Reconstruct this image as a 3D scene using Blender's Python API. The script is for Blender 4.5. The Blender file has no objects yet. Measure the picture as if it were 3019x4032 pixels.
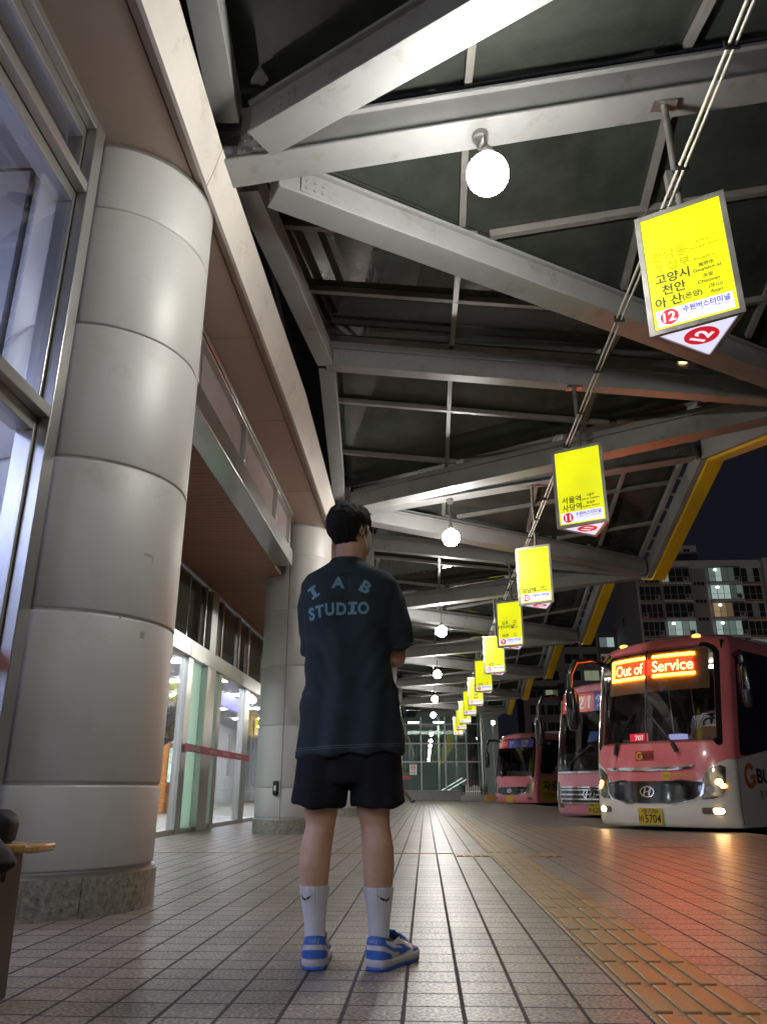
import bpy, bmesh, math, random
from math import sin, cos, pi, radians, sqrt
from mathutils import Vector, Matrix, noise
from mathutils.bvhtree import BVHTree

C = bpy.context.scene.collection
SC = bpy.context.scene
random.seed(7)

# ------------------------------------------------------------------ camera
cam_d = bpy.data.cameras.new("camera")
cam = bpy.data.objects.new("camera", cam_d)
C.objects.link(cam)
cam.location = (0, 0, .59)
cam.rotation_euler = (radians(90 + 19.9), 0, radians(2.95))
cam_d.sensor_fit = 'VERTICAL'
cam_d.sensor_height = 36
cam_d.sensor_width = 27
cam_d.lens = 27.02
cam_d.clip_start = .05
cam_d.clip_end = 2000
SC.camera = cam

# ------------------------------------------------------------------ night sky
W = bpy.data.worlds.new("World")
SC.world = W
W.use_nodes = True
nt = W.node_tree
bg = nt.nodes["Background"]
bg.inputs[0].default_value = (.62, .66, 1.0, 1)
bg.inputs[1].default_value = .0105

# ------------------------------------------------------------------ exposure
SC.view_settings.view_transform = 'Standard'
SC.view_settings.look = 'None'
SC.view_settings.exposure = 0
SC.view_settings.gamma = 1
SC.cycles.use_denoising = True
SC.cycles.max_bounces = 7
SC.cycles.diffuse_bounces = 3
SC.cycles.glossy_bounces = 4
SC.cycles.transparent_max_bounces = 12
SC.cycles.sample_clamp_indirect = 6
SC.cycles.caustics_reflective = False
SC.cycles.caustics_refractive = False

GLOBE = 290.0       # radiance of the globe lamps

# ------------------------------------------------------------------ helpers
class MB:
    def __init__(s):
        s.v = []; s.f = []; s.m = []
    def add(s, vs, fs, mi=0):
        o = len(s.v)
        s.v += [tuple(p) for p in vs]
        s.f += [tuple(i + o for i in f) for f in fs]
        s.m += [mi] * len(fs)
        return s
    def box(s, x0, x1, y0, y1, z0, z1, mi=0):
        vs = [(x, y, z) for z in (z0, z1) for y in (y0, y1) for x in (x0, x1)]
        return s.add(vs, [(0, 2, 3, 1), (4, 5, 7, 6), (0, 1, 5, 4), (2, 6, 7, 3), (0, 4, 6, 2), (1, 3, 7, 5)], mi)
    def bar(s, p, q, w, h, mi=0, drop=0.0):
        """box beam whose bottom centre line runs p -> q"""
        p = Vector(p); q = Vector(q); d = (q - p).normalized()
        side = d.cross(Vector((0, 0, 1)))
        side = side.normalized() if side.length > 1e-4 else Vector((1, 0, 0))
        up = side.cross(d).normalized()
        vs = []
        for e in (p, q):
            for a, b in ((-1, 0), (1, 0), (1, 1), (-1, 1)):
                vs.append(e + side * (a * w / 2) + up * (b * h - drop))
        return s.add(vs, [(0, 1, 2, 3), (7, 6, 5, 4), (0, 4, 5, 1), (1, 5, 6, 2), (2, 6, 7, 3), (3, 7, 4, 0)], mi)
    def tube(s, pts, r, n=10, mi=0, caps=True, sx=1.0):
        pts = [Vector(p) for p in pts]
        rs = r if isinstance(r, (list, tuple)) else [r] * len(pts)
        vs = []; fs = []
        ref = None
        for i, p in enumerate(pts):
            d = (pts[min(i + 1, len(pts) - 1)] - pts[max(i - 1, 0)]).normalized()
            if ref is None:
                ref = Vector((0, 0, 1)) if abs(d.z) < .9 else Vector((1, 0, 0))
            a = (ref - d * ref.dot(d))
            a = a.normalized() if a.length > 1e-5 else d.orthogonal().normalized()
            ref = a
            b = d.cross(a)
            for k in range(n):
                t = 2 * pi * k / n
                vs.append(p + a * (cos(t) * rs[i]) + b * (sin(t) * rs[i] * sx))
        for i in range(len(pts) - 1):
            for k in range(n):
                k2 = (k + 1) % n
                fs.append((i * n + k, i * n + k2, (i + 1) * n + k2, (i + 1) * n + k))
        if caps:
            fs.append(tuple(range(n))[::-1]); fs.append(tuple((len(pts) - 1) * n + k for k in range(n)))
        return s.add(vs, fs, mi)
    def lathe(s, prof, n=32, c=(0, 0, 0), mi=0, axis='z'):
        vs = []; fs = []
        for r, z in prof:
            for k in range(n):
                t = 2 * pi * k / n
                p = (r * cos(t), r * sin(t), z)
                if axis == 'y': p = (p[0], p[2], p[1])
                if axis == 'x': p = (p[2], p[0], p[1])
                vs.append((p[0] + c[0], p[1] + c[1], p[2] + c[2]))
        for i in range(len(prof) - 1):
            for k in range(n):
                k2 = (k + 1) % n
                fs.append((i * n + k, i * n + k2, (i + 1) * n + k2, (i + 1) * n + k))
        return s.add(vs, fs, mi)
    def ball(s, c, r, nu=20, nv=12, mi=0, rot=None):
        """ellipsoid, r scalar or (rx, ry, rz)"""
        r = (r, r, r) if not isinstance(r, (list, tuple)) else r
        vs = [Vector((0, 0, -r[2]))]; fs = []
        for j in range(1, nv):
            ph = -pi / 2 + pi * j / nv
            for k in range(nu):
                t = 2 * pi * k / nu
                vs.append(Vector((r[0] * cos(ph) * cos(t), r[1] * cos(ph) * sin(t), r[2] * sin(ph))))
        vs.append(Vector((0, 0, r[2])))
        for k in range(nu):
            k2 = (k + 1) % nu
            fs.append((0, 1 + k2, 1 + k))
            for j in range(nv - 2):
                a = 1 + j * nu
                fs.append((a + k, a + k2, a + nu + k2, a + nu + k))
            a = 1 + (nv - 2) * nu
            fs.append((a + k, a + k2, len(vs) - 1))
        if rot is not None: vs = [rot @ v for v in vs]
        return s.add([v + Vector(c) for v in vs], fs, mi)
    def prism(s, poly, vec, mi=0):
        n = len(poly); v = Vector(vec)
        vs = [Vector(p) for p in poly] + [Vector(p) + v for p in poly]
        fs = [tuple(range(n))[::-1], tuple(range(n, 2 * n))] + [(i, (i + 1) % n, n + (i + 1) % n, n + i) for i in range(n)]
        return s.add(vs, fs, mi)
    def loft(s, rings, mi=0, caps=True, close=True):
        n = len(rings[0]); vs = [p for r in rings for p in r]; fs = []
        for i in range(len(rings) - 1):
            for k in range(n if close else n - 1):
                k2 = (k + 1) % n
                fs.append((i * n + k, i * n + k2, (i + 1) * n + k2, (i + 1) * n + k))
        if caps:
            fs.append(tuple(range(n))[::-1]); fs.append(tuple((len(rings) - 1) * n + k for k in range(n)))
        return s.add(vs, fs, mi)
    def quadgrid(s, fn, nu, nv, mi=0):
        vs = [fn(i / nu, j / nv) for j in range(nv + 1) for i in range(nu + 1)]
        fs = [(j * (nu + 1) + i, j * (nu + 1) + i + 1, (j + 1) * (nu + 1) + i + 1, (j + 1) * (nu + 1) + i)
              for j in range(nv) for i in range(nu)]
        return s.add(vs, fs, mi)
    def mesh(s, name, smooth=True, angle=35, fix=True):
        me = bpy.data.meshes.new(name)
        me.from_pydata(s.v, [], s.f)
        if any(s.m):
            for i, p in enumerate(me.polygons): p.material_index = s.m[i]
        if fix:
            bm = bmesh.new(); bm.from_mesh(me)
            bmesh.ops.recalc_face_normals(bm, faces=bm.faces)
            bm.to_mesh(me); bm.free()
        if smooth:
            me.polygons.foreach_set('use_smooth', [True] * len(me.polygons))
            me.set_sharp_from_angle(angle=radians(angle))
        me.update()
        return me
    def build(s, name, mat, parent=None, smooth=True, bevel=0, world=False, angle=35, fix=True):
        return link(name, s.mesh(name, smooth, angle, fix), mat, parent, bevel, world)

def link(name, me, mat, parent=None, bevel=0, world=False):
    o = bpy.data.objects.new(name, me)
    C.objects.link(o)
    for m in (mat if isinstance(mat, (list, tuple)) else [mat]):
        if m is not None: me.materials.append(m)
    if bevel:
        b = o.modifiers.new('bevel', 'BEVEL'); b.width = bevel; b.segments = 2; b.limit_method = 'ANGLE'
        b.angle_limit = radians(40)
    if parent is not None:
        o.parent = parent
        if world:                      # vertices are in world coordinates, the thing's Empty is unrotated
            r = parent
            while r is not None:
                o.location = Vector(o.location) - Vector(r.location); r = r.parent
    return o

def thing(name, label, cat, loc=(0, 0, 0), rotz=0, group=None):
    o = bpy.data.objects.new(name, None)
    o.empty_display_size = .2
    C.objects.link(o)
    o.location = loc; o.rotation_euler = (0, 0, rotz)
    o['label'] = label; o['category'] = cat
    if group: o['group'] = group
    return o
def tag(o, label, cat, group=None):
    o['label'] = label; o['category'] = cat
    if group: o['group'] = group
    return o
def struct(o, kind='structure'):
    o['kind'] = kind
    return o

_txt = {}
def text2d(s, size=1.0, bold=0.0, res=4, shear=0.0, width=1.0):
    """flat lettering as (verts2d, faces), centred on its own box"""
    key = (s, size, bold, res, shear, width)
    if key in _txt: return _txt[key]
    cu = bpy.data.curves.new('lettering', 'FONT')
    cu.body = s; cu.size = size; cu.offset = bold * size; cu.resolution_u = res; cu.shear = shear
    o = bpy.data.objects.new('lettering', cu)
    me = o.to_mesh()
    vs = [(v.co.x * width, v.co.y) for v in me.vertices]
    fs = [tuple(p.vertices) for p in me.polygons]
    o.to_mesh_clear(); bpy.data.objects.remove(o); bpy.data.curves.remove(cu)
    if vs:
        cx = (min(v[0] for v in vs) + max(v[0] for v in vs)) / 2
        cy = (min(v[1] for v in vs) + max(v[1] for v in vs)) / 2
        vs = [(a - cx, b - cy) for a, b in vs]
    _txt[key] = (vs, fs)
    return vs, fs
def put_text(mb, s, fn, u, v, size, bold=0.0, mi=0, fit=None, **k):
    """letters on a surface: fn(u, v) -> point; fit = width the word must fill"""
    vs, fs = text2d(s, size, bold, **k)
    if not vs: return
    sc = 1.0
    if fit: sc = fit / (max(a for a, b in vs) - min(a for a, b in vs))
    mb.add([fn(u + a * sc, v + b) for a, b in vs], fs, mi)
def disc(fn, u, v, ru, rv=None, n=36):
    rv = rv or ru
    return [fn(u + ru * cos(2 * pi * k / n), v + rv * sin(2 * pi * k / n)) for k in range(n)], [tuple(range(n))]

# ------------------------------------------------------------------ materials
def newmat(name):
    m = bpy.data.materials.new(name); m.use_nodes = True
    return m, m.node_tree, m.node_tree.nodes["Principled BSDF"]
def pbr(name, col, rough=.5, metal=0.0, var=.12, vs=3.0, bump=0.0, bs=60.0, rvar=.08, spec=.5, streak=None, coat=0.0, dirt=None, dscale=1.2):
    """surface with mottled colour and roughness, optional bump, streak direction and dirt stains"""
    m, t, b = newmat(name)
    N = t.nodes; L = t.links
    tc = N.new('ShaderNodeTexCoord')
    src = tc.outputs['Object']
    if streak:
        mp = N.new('ShaderNodeMapping'); mp.inputs['Scale'].default_value = streak
        L.new(src, mp.inputs['Vector']); src = mp.outputs['Vector']
    n1 = N.new('ShaderNodeTexNoise'); n1.inputs['Scale'].default_value = vs; n1.inputs['Detail'].default_value = 6
    n1.inputs['Roughness'].default_value = .65
    L.new(src, n1.inputs['Vector'])
    mr = N.new('ShaderNodeMapRange'); mr.inputs[1].default_value = .3; mr.inputs[2].default_value = .7
    mr.inputs[3].default_value = 1 - var; mr.inputs[4].default_value = 1 + var
    L.new(n1.outputs['Fac'], mr.inputs[0])
    mx = N.new('ShaderNodeVectorMath'); mx.operation = 'SCALE'; mx.inputs[0].default_value = col[:3]
    L.new(mr.outputs[0], mx.inputs['Scale'])
    colout = mx.outputs[0]
    if dirt:
        n3 = N.new('ShaderNodeTexNoise'); n3.inputs['Scale'].default_value = dscale; n3.inputs['Detail'].default_value = 9
        n3.inputs['Roughness'].default_value = .72
        L.new(tc.outputs['Object'], n3.inputs['Vector'])
        r3 = N.new('ShaderNodeMapRange'); r3.inputs[1].default_value = .56; r3.inputs[2].default_value = .74
        r3.inputs[3].default_value = 0; r3.inputs[4].default_value = dirt[3]
        L.new(n3.outputs['Fac'], r3.inputs[0])
        md = N.new('ShaderNodeMix'); md.data_type = 'RGBA'
        L.new(r3.outputs[0], md.inputs[0]); L.new(colout, md.inputs[6]); md.inputs[7].default_value = (*dirt[:3], 1)
        colout = md.outputs[2]
    L.new(colout, b.inputs['Base Color'])
    rr = N.new('ShaderNodeMapRange'); rr.inputs[1].default_value = .3; rr.inputs[2].default_value = .7
    rr.inputs[3].default_value = max(.02, rough - rvar); rr.inputs[4].default_value = min(1, rough + rvar)
    L.new(n1.outputs['Fac'], rr.inputs[0]); L.new(rr.outputs[0], b.inputs['Roughness'])
    b.inputs['Metallic'].default_value = metal
    b.inputs['Specular IOR Level'].default_value = spec
    if coat:
        b.inputs['Coat Weight'].default_value = coat; b.inputs['Coat Roughness'].default_value = .06
    if bump:
        n2 = N.new('ShaderNodeTexNoise'); n2.inputs['Scale'].default_value = bs; n2.inputs['Detail'].default_value = 4
        L.new(src, n2.inputs['Vector'])
        bp = N.new('ShaderNodeBump'); bp.inputs['Strength'].default_value = bump; bp.inputs['Distance'].default_value = .004
        L.new(n2.outputs['Fac'], bp.inputs['Height']); L.new(bp.outputs[0], b.inputs['Normal'])
    return m
def emit(name, col, s, base=.3, var=0.0, vs=2.0):
    m, t, b = newmat(name)
    b.inputs['Base Color'].default_value = (*[c * base for c in col], 1)
    b.inputs['Emission Color'].default_value = (*col, 1)
    b.inputs['Emission Strength'].default_value = s
    b.inputs['Roughness'].default_value = .35
    if var:
        tc = t.nodes.new('ShaderNodeTexCoord'); n = t.nodes.new('ShaderNodeTexNoise'); n.inputs['Scale'].default_value = vs
        r = t.nodes.new('ShaderNodeMapRange'); r.inputs[1].default_value = .3; r.inputs[2].default_value = .7
        r.inputs[3].default_value = s * (1 - var); r.inputs[4].default_value = s * (1 + var)
        t.links.new(tc.outputs['Object'], n.inputs['Vector']); t.links.new(n.outputs['Fac'], r.inputs[0])
        t.links.new(r.outputs[0], b.inputs['Emission Strength'])
    return m
def glass(name, tint=(.9, .93, .92), refl=1.0, rough=.01, ior=1.5):
    m = bpy.data.materials.new(name); m.use_nodes = True
    t = m.node_tree; t.nodes.clear()
    out = t.nodes.new('ShaderNodeOutputMaterial'); mix = t.nodes.new('ShaderNodeMixShader')
    tr = t.nodes.new('ShaderNodeBsdfTransparent'); gl = t.nodes.new('ShaderNodeBsdfGlossy'); fr = t.nodes.new('ShaderNodeFresnel')
    geo = t.nodes.new('ShaderNodeNewGeometry'); mi_ = t.nodes.new('ShaderNodeMix'); mi_.data_type = 'FLOAT'
    mi_.inputs[2].default_value = ior; mi_.inputs[3].default_value = 1 / ior
    t.links.new(geo.outputs['Backfacing'], mi_.inputs[0]); t.links.new(mi_.outputs[0], fr.inputs[0])
    tr.inputs[0].default_value = (*tint, 1); gl.inputs['Roughness'].default_value = rough; fr.inputs[0].default_value = ior
    ml = t.nodes.new('ShaderNodeMath'); ml.operation = 'MULTIPLY'; ml.inputs[1].default_value = refl; ml.use_clamp = True
    t.links.new(fr.outputs[0], ml.inputs[0]); t.links.new(ml.outputs[0], mix.inputs[0])
    t.links.new(tr.outputs[0], mix.inputs[1]); t.links.new(gl.outputs[0], mix.inputs[2]); t.links.new(mix.outputs[0], out.inputs[0])
    return m

M = {}
M['clad'] = pbr('column_cladding', (.50, .495, .475), .52, .10, .05, 1.2, .35, 3.2, .03, dirt=(.22, .19, .15, .35), dscale=2.4)
M['granite'] = pbr('granite', (.25, .24, .20), .36, 0, .6, 34, .15, 120, .1, dirt=(.05, .05, .04, .6), dscale=3)
M['steel'] = pbr('brushed_steel', (.52, .52, .50), .30, .90, .04, 1.5, rvar=0.0)
M['steel_h'] = pbr('brushed_steel_band', (.54, .54, .52), .24, .92, .05, 1.5, rvar=.02)
M['dark_alu'] = pbr('dark_aluminium', (.10, .095, .09), .4, .6, .1, 4)
M['beam'] = pbr('grey_beam_paint', (.235, .238, .235), .46, 0, .13, 1.4, .06, 40, .08, dirt=(.13, .095, .065, .75), dscale=3.2)
M['bar'] = pbr('glazing_bar_paint', (.20, .19, .175), .45, 0, .2, 5, .05, 60, .1, dirt=(.08, .06, .05, .5), dscale=4)
M['yellow'] = pbr('yellow_edge_paint', (.74, .48, .012), .42, 0, .10, 2, .04, 40, dirt=(.25, .16, .03, .4), dscale=2)
M['roofglass'] = pbr('dark_roof_glass', (.042, .047, .040), .03, 0, .40, 1.1, 0, 60, .015, spec=.55)
M['soffit'] = pbr('terracotta_soffit_panel', (.41, .32, .26), .5, 0, .06, .8, .02, 200)
M['fascia'] = pbr('cream_fascia_panel', (.62, .58, .53), .42, 0, .10, 1.3, .03, 60, dirt=(.25, .19, .13, .55), dscale=3)
M['dark'] = pbr('dark_void', (.02, .02, .022), .8, 0, .2, 2)
M['slat'] = pbr('brown_ceiling_slat', (.42, .25, .175), .5, 0, .1, 2)
M['clere'] = pbr('mauve_blind_behind_glass', (.34, .29, .29), .16, 0, .10, .9, spec=.6)
def frosted(name, col):
    m, t, b = newmat(name)
    b.inputs['Base Color'].default_value = (*col, 1); b.inputs['Roughness'].default_value = .3
    tl = t.nodes.new('ShaderNodeBsdfTranslucent'); tl.inputs[0].default_value = (*col, 1)
    mx = t.nodes.new('ShaderNodeMixShader'); mx.inputs[0].default_value = .55
    t.links.new(b.outputs[0], mx.inputs[1]); t.links.new(tl.outputs[0], mx.inputs[2])
    t.links.new(mx.outputs[0], t.nodes['Material Output'].inputs[0])
    return m
M['frost'] = frosted('greenish_frosted_film', (.74, .90, .80))
M['glass'] = glass('clear_glass', (.88, .91, .93), 1.1)
M['shopglass'] = glass('shopfront_glass', (.90, .92, .97), 1.5)
M['screen_glass'] = glass('end_screen_glass', (.72, .77, .74), 1.6)
M['red_film'] = pbr('crimson_film', (.42, .012, .055), .35, 0, .05)
M['white'] = pbr('white_print', (.80, .80, .80), .5, 0, .03)
M['black'] = pbr('black_plastic', (.012, .012, .013), .35, 0, .15)
M['blackprint'] = pbr('black_print', (.014, .014, .012), .6, 0, .05)
M['wall'] = pbr('pale_wall_paint', (.74, .74, .76), .6, 0, .05, 1)
M['concrete'] = pbr('concrete', (.27, .26, .25), .75, 0, .2, 2, .2, 40)
# ================================================================== GROUND
def floor_mat():
    m, t, b = newmat('granite_floor_tiles')
    N = t.nodes; L = t.links
    tc = N.new('ShaderNodeTexCoord'); sp = N.new('ShaderNodeSeparateXYZ'); L.new(tc.outputs['Object'], sp.inputs[0])
    def mth(op, a, b_=None, c=None, clamp=False):
        n = N.new('ShaderNodeMath'); n.operation = op; n.use_clamp = clamp
        for i, x in enumerate((a, b_, c)):
            if x is None: continue
            if isinstance(x, (int, float)): n.inputs[i].default_value = x
            else: L.new(x, n.inputs[i])
        return n.outputs[0]
    P = .1697
    ux = mth('DIVIDE', mth('SUBTRACT', sp.outputs[0], .605 - P * 200), P)
    ix = mth('FLOOR', ux); fx = mth('SUBTRACT', ux, ix)
    off = N.new('ShaderNodeTexWhiteNoise'); off.noise_dimensions = '1D'; L.new(ix, off.inputs['W'])
    uy = mth('ADD', mth('DIVIDE', sp.outputs[1], P * .90), mth('MULTIPLY', off.outputs['Value'], .07))
    iy = mth('FLOOR', uy); fy = mth('SUBTRACT', uy, iy)
    wob = N.new('ShaderNodeTexNoise'); wob.inputs['Scale'].default_value = 22; L.new(tc.outputs['Object'], wob.inputs['Vector'])
    wv = mth('MULTIPLY', mth('SUBTRACT', wob.outputs['Fac'], .5), .03)
    ex = mth('SUBTRACT', .5, mth('ABSOLUTE', mth('SUBTRACT', fx, .5)))
    ey = mth('SUBTRACT', .5, mth('ABSOLUTE', mth('SUBTRACT', fy, .5)))
    gx = N.new('ShaderNodeMapRange'); L.new(mth('ADD', ex, wv), gx.inputs[0]); gx.inputs[1].default_value = .028; gx.inputs[2].default_value = .041
    gy = N.new('ShaderNodeMapRange'); L.new(mth('ADD', ey, mth('MULTIPLY', wv, .5)), gy.inputs[0]); gy.inputs[1].default_value = .022; gy.inputs[2].default_value = .037
    tile = mth('MINIMUM', gx.outputs[0], gy.outputs[0])
    cid = N.new('ShaderNodeCombineXYZ'); L.new(ix, cid.inputs[0]); L.new(iy, cid.inputs[1])
    rnd = N.new('ShaderNodeTexWhiteNoise'); rnd.noise_dimensions = '2D'; L.new(cid.outputs[0], rnd.inputs['Vector'])
    spk = N.new('ShaderNodeTexNoise'); spk.inputs['Scale'].default_value = 82; spk.inputs['Detail'].default_value = 3
    L.new(tc.outputs['Object'], spk.inputs['Vector'])
    spk2 = N.new('ShaderNodeTexNoise'); spk2.inputs['Scale'].default_value = 60; spk2.inputs['Detail'].default_value = 5
    L.new(tc.outputs['Object'], spk2.inputs['Vector'])
    big = N.new('ShaderNodeTexNoise'); big.inputs['Scale'].default_value = .9; big.inputs['Detail'].default_value = 7; big.inputs['Roughness'].default_value = .7
    L.new(tc.outputs['Object'], big.inputs['Vector'])
    v = mth('ADD', mth('MULTIPLY', mth('SUBTRACT', spk.outputs['Fac'], .5), 5.2), mth('MULTIPLY', mth('SUBTRACT', spk2.outputs['Fac'], .5), 1.3))
    v = mth('ADD', v, mth('MULTIPLY', mth('SUBTRACT', rnd.outputs['Value'], .5), .36))
    v = mth('ADD', v, mth('MULTIPLY', mth('SUBTRACT', big.outputs['Fac'], .5), 1.1))
    v = mth('ADD', v, 1.0, clamp=False)
    v = mth('MAXIMUM', v, .2)
    # gum spots and old spills
    vor = N.new('ShaderNodeTexVoronoi'); vor.inputs['Scale'].default_value = 2.3; L.new(tc.outputs['Object'], vor.inputs['Vector'])
    sx_ = N.new('ShaderNodeSeparateColor'); L.new(vor.outputs['Color'], sx_.inputs[0])
    rad = mth('MULTIPLY', mth('MAXIMUM', mth('SUBTRACT', sx_.outputs[0], .45), 0), .085)
    spot = mth('DIVIDE', mth('SUBTRACT', vor.outputs['Distance'], rad), .012, clamp=True)
    st = N.new('ShaderNodeTexNoise'); st.inputs['Scale'].default_value = 2.2; st.inputs['Detail'].default_value = 9; st.inputs['Roughness'].default_value = .75; st.inputs['Distortion'].default_value = .6
    L.new(tc.outputs['Object'], st.inputs['Vector'])
    sr = N.new('ShaderNodeMapRange'); L.new(st.outputs['Fac'], sr.inputs[0]); sr.inputs[1].default_value = .54; sr.inputs[2].default_value = .70; sr.inputs[3].default_value = 1; sr.inputs[4].default_value = .55
    v = mth('MULTIPLY', v, mth('ADD', mth('MULTIPLY', spot, .6), .4))
    v = mth('MULTIPLY', v, sr.outputs[0])
    cs = N.new('ShaderNodeVectorMath'); cs.operation = 'SCALE'; cs.inputs[0].default_value = (.225, .188, .150); L.new(v, cs.inputs['Scale'])
    mx = N.new('ShaderNodeMix'); mx.data_type = 'RGBA'; L.new(tile, mx.inputs[0])
    mx.inputs[6].default_value = (.020, .016, .015, 1); L.new(cs.outputs[0], mx.inputs[7])
    L.new(mx.outputs[2], b.inputs['Base Color'])
    rr = N.new('ShaderNodeMapRange'); L.new(spk2.outputs['Fac'], rr.inputs[0]); rr.inputs[1].default_value = .3; rr.inputs[2].default_value = .7
    rr.inputs[3].default_value = .30; rr.inputs[4].default_value = .50
    rg = N.new('ShaderNodeMix'); rg.data_type = 'FLOAT'; L.new(tile, rg.inputs[0]); rg.inputs[2].default_value = .8; L.new(rr.outputs[0], rg.inputs[3])
    L.new(rg.outputs[0], b.inputs['Roughness'])
    b.inputs['Specular IOR Level'].default_value = .62
    h = mth('ADD', mth('MULTIPLY', tile, 1.0), mth('MULTIPLY', spk.outputs['Fac'], .8))
    bp = N.new('ShaderNodeBump'); bp.inputs['Strength'].default_value = .5; bp.inputs['Distance'].default_value = .003
    L.new(h, bp.inputs['Height']); L.new(bp.outputs[0], b.inputs['Normal'])
    return m
M['floor'] = floor_mat()
M['tactile'] = pbr('ochre_tactile_block', (.30, .185, .072), .42, 0, .18, 5, .25, 150, .08, dirt=(.10, .065, .03, .5), dscale=6)
M['asphalt'] = pbr('asphalt', (.045, .045, .045), .72, 0, .3, 3, .5, 180, .1)

def build_ground():
    KX = 4.6
    mb = MB()
    # platform sheet, cut to a kerb on the bus side
    mb.quadgrid(lambda u, v: (-2.6 + u * (KX + 2.6), -8 + v * 59, 0), 8, 40)
    mb.quadgrid(lambda u, v: (-14 + u * 11.4, -8 + v * 59, -.0), 6, 40)
    f = struct(mb.build('platform_floor', M['floor'], smooth=False))
    mb = MB(); mb.box(KX + .001, KX + .16, -8, 51, -.24, -.002)
    struct(mb.build('kerb', M['concrete'], bevel=.012))
    mb = MB(); mb.quadgrid(lambda u, v: (-600 + u * 1200, -300 + v * 900, -.2), 10, 10)
    struct(mb.build('road', M['asphalt'], smooth=False))
    # tactile paving: blocks with bars, then a continuous ribbed run
    mb = MB()
    B = .3394; x0 = .605
    y = -1.9
    rng = random.Random(3)
    while y < 7.86:
        mb.box(x0 + .002, x0 + B - .002, y + .003, y + B - .003, -.02, .004)
        for k in range(4):
            xa = x0 + .02 + k * .0795
            mb.box(xa, xa + .052, y + .012, y + B - .018, .003, .0115 + rng.random() * .0006)
        y += B
    y = 8.42
    while y < 49:
        mb.box(x0 + .002, x0 + B - .002, y + .003, y + B * 4 - .003, -.02, .004)
        for k in range(4):
            xa = x0 + .02 + k * .0795
            mb.box(xa, xa + .045, y + .012, y + B * 4 - .012, .003, .0095)
        y += B * 4
    struct(mb.build('tactile_paving', M['tactile'], bevel=.003))
    mb = MB()
    for k in range(3):
        xa = .27 + k * .34
        mb.box(xa, xa + .336, 7.93, 8.36, -.02, .005)
        for j in range(4): mb.box(xa + .02 + j * .08, xa + .07 + j * .08, 7.95, 8.34, .004, .011)
    struct(mb.build('tactile_crossing', M['tactile'], bevel=.003))
    # thin metal channel let into the floor, from the doors to the tactile block
    brass = pbr('ochre_floor_channel', (.34, .19, .06), .38, .3, .2, 6, .1, 60)
    mb = MB(); mb.box(-3.4, -.55, 8.30, 8.352, -.01, .0045); mb.box(-.54, .27, 8.30, 8.352, -.01, .0055)
    struct(mb.build('floor_channel', brass))
    struct(MB().box(-.546, -.541, 8.3, 8.352, -.01, .007).build('floor_channel_joint', M['white']))
    # drain grates
    gm = pbr('cast_grate', (.50, .44, .34), .35, .8, .2, 6)
    for i, (x, y, w, lab) in enumerate([(2.39, 9.28, .62, 'slotted steel drain grate in the tiles straight in front of the white-bumpered bus'),
                                        (2.72, 13.7, .62, 'slotted steel drain grate in the tiles beside the first bus nose, partly in its shade')]):
        t = thing('drain_grate', lab, 'drain grate', (x, y, 0), group='drain grates along the bays')
        mb = MB(); mb.box(0, w, 0, .03, -.01, .006); mb.box(0, w, .27, .3, -.01, .006)
        mb.build('frame', gm, t)
        mb = MB()
        for k in range(17): mb.box(.01 + k * (w - .02) / 17, .01 + k * (w - .02) / 17 + .016, .03, .27, -.01, .005)
        mb.build('grille', gm, t)
        MB().box(.005, w - .005, .03, .27, -.02, .0012).build('pit', M['dark'], t)
build_ground()

# ================================================================== TERMINAL BUILDING
YA0, PITCH = 4.55, 7.8
def ya(k): return YA0 + PITCH * k
FS = .9525
BX = -2.2                              # plane of the glazing

def make_column():
    root = thing('round_column', 'nearest large silver-clad round column on a granite base, beside the shopfront glass', 'column',
                 (-2.163, ya(0), 0), group='round columns along the terminal front')
    R = .63
    rings = [.20, .615, 1.50, 2.388, 3.278, 4.155, 4.695]
    prof = []
    for i in range(len(rings) - 1):
        a, b = rings[i], rings[i + 1]
        prof += [(R - .010, a), (R - .010, a + .012), (R - .003, a + .015), (R, a + .024), (R, b - .012), (R - .003, b - .004), (R - .010, b - .001)]
    MB().lathe(prof, 96).build('cladding', M['clad'], root, angle=60)
    mb = MB()
    for k in range(6):
        a0 = 2 * pi * k / 6 + .28; a1 = a0 + 2 * pi / 6 - .006
        n = 14; rin, rout = R - .03, R + .022
        pts = [(rout * cos(a0 + (a1 - a0) * i / n), rout * sin(a0 + (a1 - a0) * i / n)) for i in range(n + 1)]
        pin = [(rin * cos(a0 + (a1 - a0) * i / n), rin * sin(a0 + (a1 - a0) * i / n)) for i in range(n + 1)]
        r0 = [(x, y, 0) for x, y in pts] + [(x, y, 0) for x, y in pin[::-1]]
        r1 = [(x, y, .185) for x, y in pts] + [(x, y, .185) for x, y in pin[::-1]]
        mb.loft([r0, r1])
    mb.build('granite_base', M['granite'], root, angle=30)
    MB().lathe([(R - .03, .18), (R + .012, .183), (R + .012, .198), (R - .03, .2)], 96).build('base_trim', M['steel'], root)
    MB().lathe([(R - .02, 4.665), (R + .010, 4.667), (R + .010, 4.690), (R - .02, 4.693)], 96).build('top_trim', M['steel'], root)
    return root
def copy_tree(o, parent=None):
    c = o.copy(); C.objects.link(c)
    if parent: c.parent = parent
    for ch in o.children: copy_tree(ch, c)
    return c
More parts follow.
